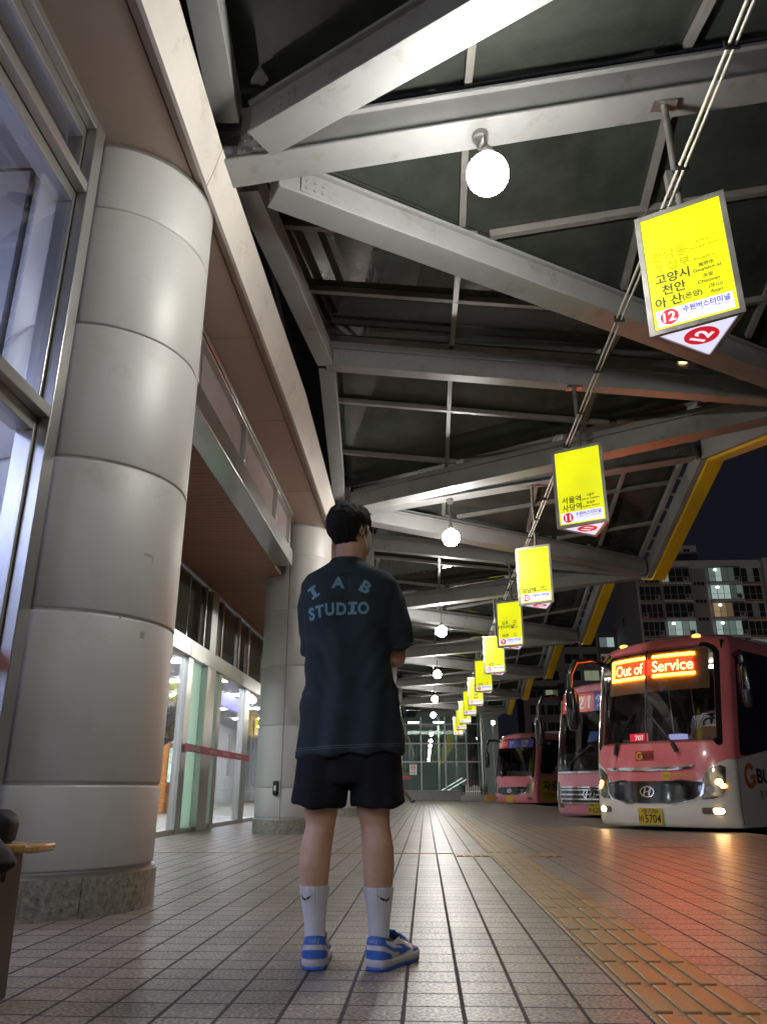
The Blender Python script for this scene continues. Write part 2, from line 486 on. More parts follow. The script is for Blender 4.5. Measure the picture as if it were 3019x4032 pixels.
def build_columns():
    c0 = make_column()
    marks = pbr('sticker_residue', (.36, .345, .31), .7, 0, .3, 30)
    labs = ['second silver round column, behind the standing man, with a black outlet box near its foot',
            'third silver round column, seen between the legs of the standing man']
    cols = [copy_tree(c0) for _ in labs]
    for az, z, w, h in ((-27, 1.88, .07, .018), (-25.5, 1.40, .035, .04), (-24, 1.84, .012, .055), (-40, 1.49, .012, .012)):
        a = radians(az); r = .6302
        MB().quadgrid(lambda u, v: (r * cos(a + (u - .5) * w / r), r * sin(a + (u - .5) * w / r), z + v * h), 4, 1).build('sticker_mark', marks, c0, fix=False)
    for k, lab in enumerate(labs, 1):
        c = cols[k - 1]; c.location = (-2.05, ya(k), 0) if k == 1 else (-2.0, ya(k), 0); c.scale = (.845, .845, 1); c['label'] = lab
        if k == 1:
            # vertical panel joint and outlet on the second column
            a = radians(-96)
            mb = MB(); mb.box(-.004, .004, -.004, .004,   .2, 4.66)
            j = mb.build('panel_joint', M['dark'], c); j.location = (.629 * cos(a), .629 * sin(a), 0)
            a = radians(-104)
            o = MB().box(-.045, .045, -.05, .02, .52, .72).build('outlet_box', M['black'], c, bevel=.012)
            o.location = (.63 * cos(a), .63 * sin(a), 0); o.rotation_euler = (0, 0, a + pi / 2)
            p = MB().box(-.018, .018, -.056, -.05, .585, .655).build('outlet_flap', M['white'], o)
build_columns()

def build_terminal():
    T = thing('terminal_building', 'bus terminal front with glass doors, terracotta soffit and cream fascia behind the columns', 'building', (BX, ya(0), 0))
    W = dict(world=True)
    # terracotta soffit panels
    mb = MB(); y = -6.0
    ys = []
    while y < 51: ys.append(y); y += 1.95
    ys = [-8, -3.6] + [ya(0) + d + 7.8 * k for k in range(6) for d in (0, 2.1, 3.95, 6.35)] + [51.3]
    for a, b in zip(ys[:-1], ys[1:]): 
        mb.box(-2.32, -1.66, a + .006, b - .006, 4.90, 4.94)
        mb.box(-1.652, -1.575, a + .006, b - .006, 4.905, 4.94)
    mb.build('soffit', M['soffit'], T, bevel=.004, **W)
    MB().box(-2.35, -1.62, -8, 51.3, 4.95, 5.0).build('soffit_backing', M['dark'], T, **W)
    # cream fascia, kinked at every column and at mid bay
    mb = MB()
    nodes = []
    for k in range(-2, 7):
        nodes.append((ya(k), 0.0)); nodes.append((ya(k) + PITCH / 2, .07))
    for (a, da), (b, db) in zip(nodes[:-1], nodes[1:]):
        if a > 51: break
        a += .004; b -= .004
        r = []
        for yy, dd in ((a, da), (b, db)):
            xb = -1.57 + dd * .4; xt = -1.475 + dd
            r.append([(xb - .03, yy, 4.885), (xb, yy, 4.885), (xb + (xt - xb) * .45, yy, 5.025), (xt, yy, 5.24), (xt - .05, yy, 5.24)])
        mb.loft(r)
    mb.build('fascia', M['fascia'], T, angle=10, **W)
    mb = MB(); mb.box(-2.4, -1.85, -8, 51.3, 5.0, 8.0)
    mb.build('upper_wall', M['dark'], T, **W)
    mb = MB()
    for k in range(0, 4):
        y0, y1 = ya(k) + .52, ya(k + 1) - .52
        o = MB().box(-2.36, -2.08, y0, y1, 3.985, 4.235).build('lintel', M['steel_h'], T, bevel=.006, **W)
        # clerestory lights over the lintel
        fr = MB()
        fr.box(-2.22, -2.12, y0, y1, 4.237, 4.275); fr.box(-2.24, -2.10, y0, y1, 4.835, 4.895)
        fr.box(-2.20, -2.115, y0, y1, 4.80, 4.818)
        cuts = [y0] + [ya(k) + d for d in (2.0, 4.0, 6.1)] + [y1]
        for c in cuts: fr.box(-2.24, -2.135, c - .035, c + .035, 4.276, 4.834)
        win = fr.build('clerestory_window', M['steel'], T, bevel=.004, **W)
        for a, b in zip(cuts[:-1], cuts[1:]):
            MB().box(-2.20, -2.19, a + .036, b - .036, 4.276, 4.80).build('pane', M['clere'], win, **W)
    # slatted ceiling over the recessed entrance
    mb = MB(); y = ya(0) + .1
    while y < 51:
        mb.box(-3.86, -2.37, y, y + .102, 4.0, 4.02); y += .116
    mb.build('slat_ceiling', M['slat'], T, **W)
    MB().box(-3.9, -2.365, ya(0) + .1, 51, 4.03, 4.06).build('ceiling_backing', M['dark'], T, **W)
    # recessed wall of glass doors
    DX = -3.8
    for k in range(0, 5):
        s = ya(1) + PITCH * (k - 1) - .2
        if k == 0: s = ya(0) - .2
        fr = MB()
        fr.box(DX - .06, DX + .10, s, s + 7.79, 2.60, 2.87)           # transom
        fr.box(DX - .04, DX + .06, s, s + 7.79, 3.95, 3.998)
        fr.box(DX - .05, DX + .05, s, s + 7.79, 0, .07)
        posts = [(0, .27, .06), (1.0, 1.55, .10), (1.93, 2.18, .06), (4.1, 4.55, .06), (6.3, 6.5, .06)]
        for a, b, d in posts: fr.box(DX - .06, DX + d + .012, s + a, s + b, 0.0, 2.597)
        for a in (.8, 2.0, 3.4, 4.3, 6.0): fr.box(DX - .03, DX + .05, s + a, s + a + .07, 2.873, 3.947)
        fr.box(DX - .03, DX + .085, s + 1.1, s + 1.5, 2.873, 3.947)
        f = fr.build('door_front', M['steel'], T, bevel=.006, **W)
        MB().box(DX - .012, DX, s + .01, s + 7.78, 2.875, 3.945).build('transom_light', M['roofglass'], f, **W)
        for a, b in ((.28, .99), (1.56, 1.92)):
            MB().box(DX - .01, DX + .005, s + a, s + b, .072, 2.59).build('frosted_pane', M['frost'], f, **W)
        for a, b in ((2.19, 3.13), (3.15, 4.09), (4.56, 6.29), (6.51, 7.78)):
            MB().box(DX - .008, DX, s + a, s + b, .072, 2.59).build('pane', M['glass'], f, **W)
        rf = MB(); rf.box(DX + .116, DX + .119, s + .02, s + 4.6, 1.155, 1.275)
        r = rf.build('door_sticker', M['red_film'], f, **W)
        tx = MB()
        for yy in (.6, 1.7, 2.6, 3.6): put_text(tx, '수원버스터미널', lambda u, v: (DX + .1215, u, v), s + yy, 1.215, .075)
        tx.build('lettering', M['white'], f, smooth=False, **W)
        for a in (3.06, 3.2): MB().tube([(DX + .05, s + a, .85), (DX + .05, s + a, 1.6)], .014).build('handle', M['steel'], f, **W)
    # hall behind the doors
    wl = MB(); wl.box(-11.2, -11, ya(0), 51, 0, 4); wl.box(-11, -3.87, 50.9, 51.1, 0, 4)
    wl.box(-11, -2.9, ya(0) - .1, ya(0), 0, 5.0)
    wl.build('hall_wall', M['wall'], T, **W)
    MB().box(-11, -3.92, ya(0), 51, 3.97, 3.99).build('hall_ceiling', M['wall'], T, **W)
    # shopfront beside the camera
    fr = MB()
    Y0, Y1 = -7.0, 4.02
    fr.box(BX - .02, BX + .05, Y1 - .09, Y1 + .03, 0, 4.9)
    fr.box(BX - .13, BX - .022, Y1 - .12, Y1 + .03, 0, 4.9)
    for z0, z1, d in ((4.82, 4.897, .05), (4.28, 4.36, .05), (2.635, 2.71, .05), (.0, .12, .05)):
        fr.box(BX - .02, BX + d - .003, Y0, Y1 - .092, z0, z1)
        fr.box(BX - .15, BX - .022, Y0, Y1 - .122, z0 - .09, z1 - .012)
    fr.box(BX - .2, BX - .155, Y0, Y1 - .13, 4.56, 4.80)
    for yy in (1.2, -1.6, -4.4):
        fr.box(BX - .13, BX + .045, yy, yy + .09, .122, 4.27)
    f = fr.build('shopfront', M['steel'], T, bevel=.005, **W)
    for z0, z1 in ((.13, 2.62), (2.72, 4.27), (4.37, 4.81)):
        MB().box(BX - .058, BX - .05, Y0, Y1 - .125, z0, z1).build('pane', M['shopglass'], f, **W)
    MB().box(BX - .047, BX - .044, Y0, Y1 - .13, 1.18, 1.305).build('sticker', M['red_film'], f, **W)
    # lit shop behind it: walls, floor, stepped ceiling, recessed lamps
    shop = MB(); shop.box(-8.2, -8, -7, ya(0) - .1, 0, 5.2); shop.box(-8, -2.4, -7.2, -7, 0, 5.2)
    shop.build('shop_wall', M['wall'], T, **W)
    ce = MB(); ce.box(-8, -2.36, -7, ya(0) - .1, 5.02, 5.06); ce.box(-8, -3.3, -7, 3.4, 4.62, 4.70); ce.box(-4.6, -3.5, .6, 2.4, 4.5, 4.617)
    ce.build('shop_ceiling', M['wall'], T, bevel=.02, **W)
    lam = emit('cool_shop_lamp', (.60, .66, 1.0), 56.0)
    lm = MB()
    for yy in (-5, -2.4, .2, 2.6):
        lm.box(-6.6, -5.2, yy, yy + .5, 4.575, 4.617)
    lm.build('shop_lamp', lam, T, **W)
    dl = MB(); dl.lathe([(.0, 4.60), (.06, 4.60), (.075, 4.612), (.08, 4.62)], 24, (-3.42, 3.05, 0)); 
    dl.build('downlight', M['steel'], T, **W)
    # hall lamps: fluorescent lines under the hall ceiling
    hl = emit('cool_hall_tube', (.95, .97, 1.0), 125.0)
    for j, yy in enumerate([7, 10.5, 14, 17.5, 21, 25, 29, 34, 39, 44]):
        MB().box(-9.5, -4.9, yy, yy + .09, 3.90, 3.945).build('hall_tube', hl, T, **W)
    # true scale of the front, surveyed from the camera point
    seen = set()
    def settle(o):
        for ch in o.children:
            if ch.data and ch.data.name not in seen:
                seen.add(ch.data.name)
                for v in ch.data.vertices:
                    z = v.co.z
                    v.co = (v.co.x * FS, v.co.y * FS, .59 + (z - .59) * FS if z > .2 else z)
            settle(ch)
    settle(T)
    return T
TERM = build_terminal()
# ================================================================== CANOPY
TIPX = 4.8
def A_in(k): return Vector((-1.50, ya(k), 4.97))
def A_tip(k): return Vector((TIPX, ya(k), 5.95))
def B_in(k): return Vector((-1.16, ya(k) + PITCH / 2, 5.60))
def B_tip(k): return Vector((TIPX, ya(k) + PITCH / 2, 4.88))
def lerp(a, b, t): return Vector(a) * (1 - t) + Vector(b) * t
UP = Vector((0, 0, 1))
def at_x(a, b, x): 
    t = (x - a.x) / (b.x - a.x); return lerp(a, b, t)

def build_canopy():
    T = thing('bus_canopy', 'folded steel and dark glass canopy with a yellow zigzag edge over the bus bays', 'canopy', (1.6, ya(0), 5))
    W = dict(world=True)
    def ibeam(p, q, w, h):
        mb = MB(); mb.bar(p, q, w, .022); mb.bar(Vector(p) + UP * .023, Vector(q) + UP * .023, w * .82, h - .05)
        mb.bar(Vector(p) + UP * (h - .026), Vector(q) + UP * (h - .026), w + .03, .03)
        mb.bar(Vector(p) + UP * (h + .03), Vector(q) + UP * (h + .03), .09, .07)
        e = (Vector(q) - Vector(p)).normalized(); L_ = (Vector(q) - Vector(p)).length
        for o in (.18, L_ - .42):                       # bolted splice plates at both ends
            for side in (-1, 1):
                s_ = e.cross(UP).normalized() * side; c0 = Vector(p) + e * o + s_ * (w * .41 + .002) + UP * .05
                mb.add([c0, c0 + e * .24, c0 + e * .24 + UP * (h - .12), c0 + UP * (h - .12), c0 + s_ * .008, c0 + s_ * .008 + e * .24, c0 + s_ * .008 + e * .24 + UP * (h - .12), c0 + s_ * .008 + UP * (h - .12)],
                       [(0, 1, 2, 3), (7, 6, 5, 4), (0, 4, 5, 1), (1, 5, 6, 2), (2, 6, 7, 3), (3, 7, 4, 0)])
                for bx in (.05, .12, .19):
                    for bz in (.04, h - .17):
                        b0 = c0 + e * bx + UP * bz
                        mb.tube([b0, b0 + s_ * .018], .013, 6)
        return mb
    GL = .50                                 # glass plane above the beam soffits
    K0, K1 = -2, 6
    for k in range(K0, K1 + 1):
        a, b = A_in(k), A_tip(k)
        if a.y > 52: break
        ibeam(a, lerp(a, b, .985), .28, .30).build('cross_beam', M['beam'], T, bevel=.004, **W)
        if k < K1:
            c, d = B_in(k), B_tip(k)
            ibeam(c, lerp(c, d, .985), .17, .27).build('cross_beam', M['beam'], T, bevel=.004, **W)
        # diagonals from the column node to the low tips on both sides
        if k < K1:
            n = Vector((-1.22, ya(k) + .20, 5.0)); e = B_tip(k) + Vector((0, -.1, .02)); dd = (e - n).normalized()
            ibeam(n + dd * .12, e - dd * .12, .27, .28).build('diagonal_beam', M['beam'], T, bevel=.004, **W)
        if k > K0:
            n = Vector((-1.22, ya(k) - .20, 5.0)); e = B_tip(k - 1) + Vector((0, .1, .02)); dd = (e - n).normalized()
            ibeam(n + dd * .12, e - dd * .12, .27, .28).build('diagonal_beam', M['beam'], T, bevel=.004, **W)
        # eaves beam along the building, kinked at every node
        off = Vector((-.02, 0, .0))
        if k < K1:
            p = Vector((-1.36, ya(k) + .34, 5.13)); q = B_in(k) + Vector((0, -.05, 0))
            mb = MB(); mb.bar(p, q, .20, .24); mb.bar(p + UP * .245, q + UP * .245, .08, .1)
            mb.build('eaves_beam', M['beam'], T, bevel=.004, **W)
            p = B_in(k) + Vector((0, .05, 0)); q = Vector((-1.36, ya(k + 1) - .34, 5.13))
            mb = MB(); mb.bar(p, q, .20, .24); mb.bar(p + UP * .245, q + UP * .245, .08, .1)
            mb.build('eaves_beam', M['beam'], T, bevel=.004, **W)
        # gusset box over the column
        mb = MB(); mb.box(-1.62, -1.2, ya(k) - .16, ya(k) + .16, 5.24, 5.52)
        mb.build('node_bracket', M['beam'], T, bevel=.003, **W)
        # yellow edge with its grey inner rail
        if k < K1:
            for p, q in ((A_tip(k), B_tip(k)), (B_tip(k), A_tip(k + 1))):
                d = (q - p).normalized()
                mb = MB(); mb.bar(p + Vector((.06, 0, -.02)) + d * .02, q + Vector((.06, 0, -.02)) - d * .02, .10, .34)
                mb.bar(p + Vector((-.13, 0, .28)) + d * .06, q + Vector((-.13, 0, .28)) - d * .06, .07, .12)
                for j in range(1, 8):
                    r = lerp(p, q, j / 8); mb.bar(r + Vector((-.11, 0, .3)), r + Vector((.03, 0, .26)), .035, .05)
                mb.build('edge_rail', M['beam'], T, bevel=.004, **W)
                mb = MB(); mb.bar(p + Vector((.255, 0, -.06)), q + Vector((.255, 0, -.06)), .27, .30)
                mb.build('edge_beam', M['yellow'], T, bevel=.006, **W)
        # glass folds and their bars
        if k < K1:
            up = UP * GL
            tris = [(A_in(k), B_in(k), B_tip(k), 'B'), (A_in(k + 1), B_in(k), B_tip(k), 'B'),
                    (A_in(k), A_tip(k), B_tip(k), 'A'), (A_in(k + 1), A_tip(k + 1), B_tip(k), 'A')]
            for P, Q, R, kind in tris:
                n = (Q - P).cross(R - P).normalized()
                if n.z < 0: n = -n
                cen = (P + Q + R) / 3
                f = lambda v: v + (cen - v) * .012 + up
                MB().prism([f(P), f(Q), f(R)], n * .02).build('roof_pane', M['roofglass'], T, smooth=False, **W)
                mb = MB(); dn = up - UP * .075
                if kind == 'B':
                    for s in (1 / 3, 2 / 3):
                        a_, b_ = lerp(P, Q, s) + dn, lerp(P, R, s) + dn
                        mb.bar(lerp(a_, b_, .02), lerp(a_, b_, .98), .065, .07)
                    for x in (.42, 2.3, 3.7):
                        a_, b_ = at_x(P, R, x) + dn, at_x(Q, R, x) + dn
                        mb.bar(lerp(a_, b_, .03), lerp(a_, b_, .97), .06, .068)
                else:
                    for s in (1 / 3, 2 / 3):
                        a_, b_ = lerp(R, Q, s) + dn, lerp(R, P, s) + dn
                        mb.bar(lerp(a_, b_, .02), lerp(a_, b_, .98), .065, .07)
                    for x in (.42, 2.1, 3.7):
                        a_, b_ = at_x(P, Q, x) + dn, at_x(P, R, x) + dn
                        mb.bar(lerp(a_, b_, .04), lerp(a_, b_, .96), .06, .068)
                mb.build('glazing_bars', M['bar'], T, bevel=.003, **W)
    return T
build_canopy()

# ================================================================== GLOBE LAMPS
M['globe'] = emit('globe_glow', (1.0, .975, .92), GLOBE, .8)
def build_globes():
    where = ['nearest and largest round globe lamp, under the beam right of the big column',
             'second globe lamp along the row, level with the head of the standing man',
             'third globe lamp along the row, beside the yellow bay 9 sign',
             'fourth globe lamp along the row, left of the yellow bay 7 sign',
             'fifth globe lamp along the row, above the far glass screen',
             'sixth and smallest globe lamp, hanging just in front of the far glass screen']
    ball = None
    x = .50
    zb = at_x(A_in(0), A_tip(0), x).z
    for k in list(range(0, 6)) + [-1, -2]:
        y = ya(k)
        lab = where[k] if k >= 0 else 'round globe lamp under the canopy beam behind the camera'
        t = thing('globe_lamp', lab, 'lamp', (x, y, zb), group='globe lamps along the canopy')
        if ball is None:
            mb = MB(); mb.ball((-.02, -.50, -.86), .138, 36, 24); ball = mb.mesh('globe', True, 80)
            mb = MB(); mb.lathe([(0, -.002), (.062, -.002), (.062, -.05), (.045, -.055), (.045, -.085), (0, -.085)], 20)
            sock = mb.mesh('socket')
            mb = MB(); mb.tube([(0, 0, -.07), (-.015, -.03, -.17), (-.03, -.14, -.28), (-.02, -.34, -.40), (-.02, -.47, -.50), (-.02, -.50, -.64)], .013, 10)
            arm = mb.mesh('arm')
            mb = MB(); mb.lathe([(0, -.63), (.03, -.635), (.05, -.68), (.056, -.715), (.045, -.735), (0, -.737)], 20, (-.02, -.50, 0)); cap = mb.mesh('cap')
            gm = pbr('lamp_fitting_metal', (.20, .19, .18), .4, .6)
        link('globe', ball, None if len(ball.materials) else M['globe'], t)
        link('socket', sock, None if len(sock.materials) else gm, t)
        link('arm', arm, None if len(arm.materials) else gm, t)
        link('cap', cap, None if len(cap.materials) else gm, t)
build_globes()

# ================================================================== BAY SIGNS
M['sign_y'] = emit('backlit_yellow_panel', (.85, .87, .006), .93, .35, .13, 2.6)
M['sign_w'] = emit('backlit_white_panel', (.80, .80, 1.0), .95, .5)
M['sign_r'] = emit('backlit_red_disc', (.62, .012, .03), .9, .5)
M['sign_l'] = emit('sign_rule', (.50, .36, .0), .8, .5)
M['sign_f'] = emit('sign_faded_print', (.46, .40, .0), .8, .5)
M['sign_b'] = emit('sign_blue_print', (.06, .04, .50), .8, .5)
M['sign_g'] = emit('sign_grey_print', (.40, .40, .52), .8, .5)
M['sign_k'] = pbr('sign_black_print', (.02, .018, .003), .6)
M['sign_n'] = emit('sign_white_number', (.9, .88, .95), 1.0, .5)
M['frame'] = pbr('worn_sign_frame', (.30, .29, .27), .4, .75, .2, 6, .05, 60, .1, dirt=(.10, .08, .06, .6), dscale=7)

SIGN_H, SIGN_S = .97, .61
SIGN_Z = 3.45
SIGN_X = 1.90
V_FL = Vector((-.345, -.012, 0)); V_FR = Vector((.183, -.285, 0)); V_BK = Vector((.162, .297, 0))
def sign_texts(n):
    """rows from the lowest rule upward: (Korean, small line 1, small line 2, faded)"""
    return {12: [('아 산', '(牙山)', 'Asan', 0), ('천안', '天安', 'Cheonan', 0), ('고양시', '高陽市', 'Goyang-si', 0), ('의 정부', '', 'Euijiro', 1), ('환남동', '高門市', 'Hannam-dong', 1)],
            11: [('사당역', '舍堂驛', 'Sadang Station', 0), ('서울역', '서울驛', 'Seoul Station', 0)],
            10: [('강남역', '江南驛', 'Kangnam Station', 0), ('', '', '', 1)],
            9: [('여주', '驪州', 'Yeoju', 0), ('', '', '', 1), ('부천터미널', '富川', 'Bucheon', 0), ('김포', '金浦', 'Gimpo', 0), ('가산', '', '', 1)],
            8: [('이천', '利川', 'Icheon', 0)], 7: [('안성', '安城', 'Anseong', 0), ('', '', '', 1), ('', '', '', 1)],
            }.get(n, [('청주', '', '', 0), ('대전', '', '', 0), ('전주', '', '', 0), ('광주', '', '', 0), ('부산', '', '', 0)] if n < 7 else [])
def build_signs():
    W2 = {}
    cen = Vector((0, 0, 0))
    vs = [V_FL, V_FR, V_BK]
    # shared housing mesh: three corner posts, top and bottom triangles with rims
    hb = MB()
    def inset(v, d):                              # triangle corners moved inward
        return v * (1 - d / (SIGN_S * .5))
    tri = [v.copy() for v in vs]
    for z0, z1 in ((-.0, .035), (SIGN_H - .035, SIGN_H)):
        for i in range(3):
            a, b = tri[i], tri[(i + 1) % 3]
            hb.loft([[a + UP * z0, b + UP * z0, inset(b, .05) + UP * z0, inset(a, .05) + UP * z0],
                     [a + UP * z1, b + UP * z1, inset(b, .05) + UP * z1, inset(a, .05) + UP * z1]])
    for i in range(3):
        a = tri[i]; e1 = (tri[(i + 1) % 3] - a).normalized(); e2 = (tri[(i + 2) % 3] - a).normalized(); w = .034
        poly = [a, a + e1 * w, a + e1 * w + e2 * w * .6, a + e2 * w + e1 * w * .6, a + e2 * w]
        hb.prism([p + UP * .034 for p in poly], UP * (SIGN_H - .068))
    hb.prism([inset(v, .01) + UP * (SIGN_H - .03) for v in vs], UP * .02)
    hm = hb.mesh('housing')
    pb = MB()
    for i in range(3):
        a, b = inset(tri[i], .012), inset(tri[(i + 1) % 3], .012)
        pb.add([lerp(a, b, .04) + UP * .034, lerp(a, b, .96) + UP * .034, lerp(a, b, .96) + UP * (SIGN_H - .034), lerp(a, b, .04) + UP * (SIGN_H - .034)], [(0, 1, 2, 3)])
    pm = pb.mesh('panel', False)
    bb = MB(); bb.add([inset(v, .04) + UP * .012 for v in vs], [(0, 1, 2)]); bm_ = bb.mesh('bottom_panel', False)
    ex = (V_FR - V_FL).normalized(); nrm = ex.cross(UP).normalized()
    wide = (V_FR - V_FL).length
    org = lerp(V_FL, V_FR, .5) * .962
    def face(d):
        return lambda u, v: org + ex * u + UP * v + nrm * d
    slots = [12, 11, 10, 9, 8, 7, 6, 5, 4, 3, 2, 1]
    names = {12: 'largest yellow hanging bay sign, red disc 12, at the upper right', 11: 'yellow hanging bay sign with red disc 11 and two black destinations',
             10: 'yellow hanging bay sign with red disc 10, right of the second globe lamp', 9: 'yellow hanging bay sign with red disc 9, partly covering the bay 8 sign',
             8: 'yellow hanging bay sign with red disc 8, behind the bay 9 sign', 7: 'yellow hanging bay sign with red disc 7, overlapping the packed lettering behind',
             6: 'yellow hanging bay sign with red disc 6 and columns of small print', 5: 'narrow-looking yellow hanging bay sign with disc 5',
             4: 'far yellow hanging bay sign with disc 4', 3: 'far yellow hanging bay sign with disc 3',
             1: 'farthest and smallest yellow hanging bay sign, discs 1 and 2 on its foot'}
    for i, n in enumerate(slots):
        if n == 2: continue
        idx = i if n > 2 else 10
        y = ya(0) + idx * PITCH / 2
        even = idx % 2 == 0
        beamz = at_x(A_in(0), A_tip(0), SIGN_X).z if even else at_x(B_in(0), B_tip(0), SIGN_X).z
        zz = SIGN_Z + (0 if n == 12 else -.05)
        t = thing('bay_sign', names[n], 'sign', (SIGN_X, y, zz), 0, 'yellow bay signs hanging under the canopy')
        link('housing', hm, None if len(hm.materials) else M['frame'], t)
        p = link('panel', pm, None if len(pm.materials) else M['sign_y'], t)
        link('bottom_panel', bm_, None if len(bm_.materials) else M['sign_w'], t)
        mb = MB(); mb.lathe([(0, SIGN_H), (.05, SIGN_H), (.035, SIGN_H + .05), (.026, SIGN_H + .08), (.026, beamz - zz - .01), (.02, beamz - zz - .01)], 16)
        mb.box(-.09, .09, -.05, .05, beamz - zz - .02, beamz - zz - .003)
        if n == 12: mb.box(-.075, -.028, -.03, .03, SIGN_H + .22, SIGN_H + .42)
        mb.build('pole', M['frame'], t)
        mb = MB()
        for v in vs: mb.tube([(0, 0, SIGN_H + .16), v * .93 + UP * (SIGN_H + .002)], .003, 5)
        mb.build('stay_wires', M['black'], t)
        # printed face
        L = {k: MB() for k in 'wrnbgklfq'}
        def rect(key, d, u0, u1, v0, v1):
            f = face(d); L[key].add([f(u0, v0), f(u1, v0), f(u1, v1), f(u0, v1)], [(0, 1, 2, 3)])
        hw = wide / 2 - .045
        rect('w', .003, -hw + .012, hw - .012, .052, .178)
        cu = -hw + .095
        nums = [str(n)] if n > 1 else ['1', '2']
        for q, s in enumerate(nums):
            u = cu + q * .17
            v_, f_ = disc(face(.005), u, .115, .058); L['r'].add(v_, f_)
            put_text(L['n'], s, face(.007), u, .115, .098, .022)
        if n > 1:
            put_text(L['b'], '수원버스터미널', face(.006), .075, .143, .052, .02, fit=.29)
            put_text(L['g'], 'SUWON BUS TERMINAL', face(.006), .075, .108, .026, .01, fit=.28)
        rows = sign_texts(n)
        step = .092 if n > 6 else .11
        v = .192
        rect('l', .003, -hw + .02, hw - .012, v, v + .003)
        for ko, s1, s2, fade in rows:
            key = 'f' if fade else 'k'
            put_text(L[key], ko, face(.004), (-.148 if ko == '아 산' else -.105) if n > 6 else 0, v + step * .48, step * .92, .020 if not fade else .012, fit=None)
            if ko == '아 산': put_text(L['k'], '(온양)', face(.004), .002, v + step * .45, step * .56, .015)
            if s1: put_text(L['f' if fade else 'q'], s1, face(.004), .15 if ko == '아 산' else .115, v + step * .72, step * .36, .014)
            if s2: put_text(L['f' if fade else 'q'], s2, face(.004), .15 if ko == '아 산' else .115, v + step * .28, step * .38, .014, fit=min(.20, .0195 * len(s2)))
            if L['q'].v: L['q'].build('translation_lettering', M['sign_k'], p, smooth=False, fix=False); L['q'] = MB()
            v += step
            rect('l', .003, -hw + .02, hw - .012, v, v + .003)
        if n != 9 and n != 12:
            pass
        for key, nm in (('w', 'number_strip'), ('r', 'number_disc'), ('n', 'number'), ('b', 'terminal_name'), ('g', 'terminal_name_small'), ('k', 'destination_lettering'), ('q', 'translation_lettering'), ('l', 'rules'), ('f', 'faded_lettering')):
            if L[key].v: L[key].build(nm, M['sign_' + ('k' if key == 'q' else key)], p, smooth=False, fix=False)
        # number on the underside: an ellipse with the figure read from the bus side
        bt = MB(); bn = MB()
        c0 = (V_FL + V_FR + V_BK) / 3
        fb = lambda d: (lambda u, v: c0 + Vector((u, v, .012 - d)))
        v_, f_ = disc(fb(.003), 0.0, 0.0, .112); bt.add(v_, f_)
        ax = Vector((.25, -.97, 0)); ay = Vector((-.97, -.25, 0))
        put_text(bn, str(n) if n > 1 else '1 2', lambda u, v: c0 + ax * u + ay * v + Vector((0, 0, .006)), 0, 0, .15, .03)
        bt.build('number_disc', M['sign_r'], t, smooth=False, fix=False); bn.build('number', M['sign_n'], t, smooth=False, fix=False)
build_signs()

def build_conduit():
    T = thing('cable_conduit', 'long pale pipe with tied cables running over the yellow bay signs', 'conduit', (1.84, ya(0), 4.64))
    y0, y1 = -9.0, 47
    mb = MB(); n = 60
    mb.tube([(1.83, y0 + (y1 - y0) * i / n, 4.66 + .006 * sin(i * 1.3)) for i in range(n + 1)], .0115, 10)
    mb.tube([(1.865, y0 + (y1 - y0) * i / n, 4.645 + .006 * sin(i * 1.9 + 1)) for i in range(n + 1)], .010, 10)
    mb.build('pipe', pbr('pale_conduit', (.42, .40, .35), .5, 0, .1, 4), T, world=True)
    mb = MB(); y = y0 + .4
    while y < y1:
        mb.box(1.80, 1.89, y, y + .012, 4.622, 4.684); y += .92
    mb.build('cable_ties', M['black'], T, world=True)
build_conduit()
# ================================================================== BUSES
BUSW = 1.22
def fr_plan(x):
    return -.45 * max(0.0, 1 - (min(abs(x), BUSW) / BUSW) ** 2.2) ** .7
def interp(x, xs, ys):
    if x <= xs[0]: return ys[0]
    for a, b, p, q in zip(xs[:-1], xs[1:], ys[:-1], ys[1:]):
        if x <= b: return p + (q - p) * (x - a) / (b - a)
    return ys[-1]
RK_Z = [.26, .3, .6, .75, 1.3, 1.5, 2.95, 3.08, 3.18, 3.26, 3.31, 3.34]
RK_Y = [.03, 0, -.02, 0, .06, .10, .42, .48, .58, .76, 1.05, 1.6]
def rake(z): return interp(z, RK_Z, RK_Y)
def inset_z(z): return interp(z, [2.9, 3.0, 3.1, 3.2, 3.28, 3.34], [0, .012, .04, .10, .22, .55])
def surf(x, z, d=0.0):
    """point on the bus nose at width x, height z, moved d outward"""
    def P(x, z):
        k = (BUSW - inset_z(z)) / BUSW
        return Vector((x * k, fr_plan(x) + rake(z), z))
    p = P(x, z)
    if d:
        e = .01
        xx = max(-BUSW + .02, min(BUSW - .02, x))
        n = (P(xx + e, z) - P(xx - e, z)).cross(P(xx, z + e) - P(xx, z - e)).normalized()
        if n.y > 0: n = -n
        p = p + n * d
    return p
def rrect(x0, x1, z0, z1, r, n=8, rb=None):
    rb = r if rb is None else rb
    pts = []
    for cx, cz, a0, rr in ((x1 - r, z1 - r, 0, r), (x0 + r, z1 - r, 90, r), (x0 + rb, z0 + rb, 180, rb), (x1 - rb, z0 + rb, 270, rb)):
        for i in range(n + 1):
            a = radians(a0 + 90 * i / n); pts.append((cx + rr * cos(a), cz + rr * sin(a)))
    return pts
def subdiv(pts, step=.08):
    out = []
    for a, b in zip(pts, pts[1:] + pts[:1]):
        n = max(1, int(math.hypot(b[0] - a[0], b[1] - a[1]) / step))
        for i in range(n): out.append((a[0] + (b[0] - a[0]) * i / n, a[1] + (b[1] - a[1]) * i / n))
    return out
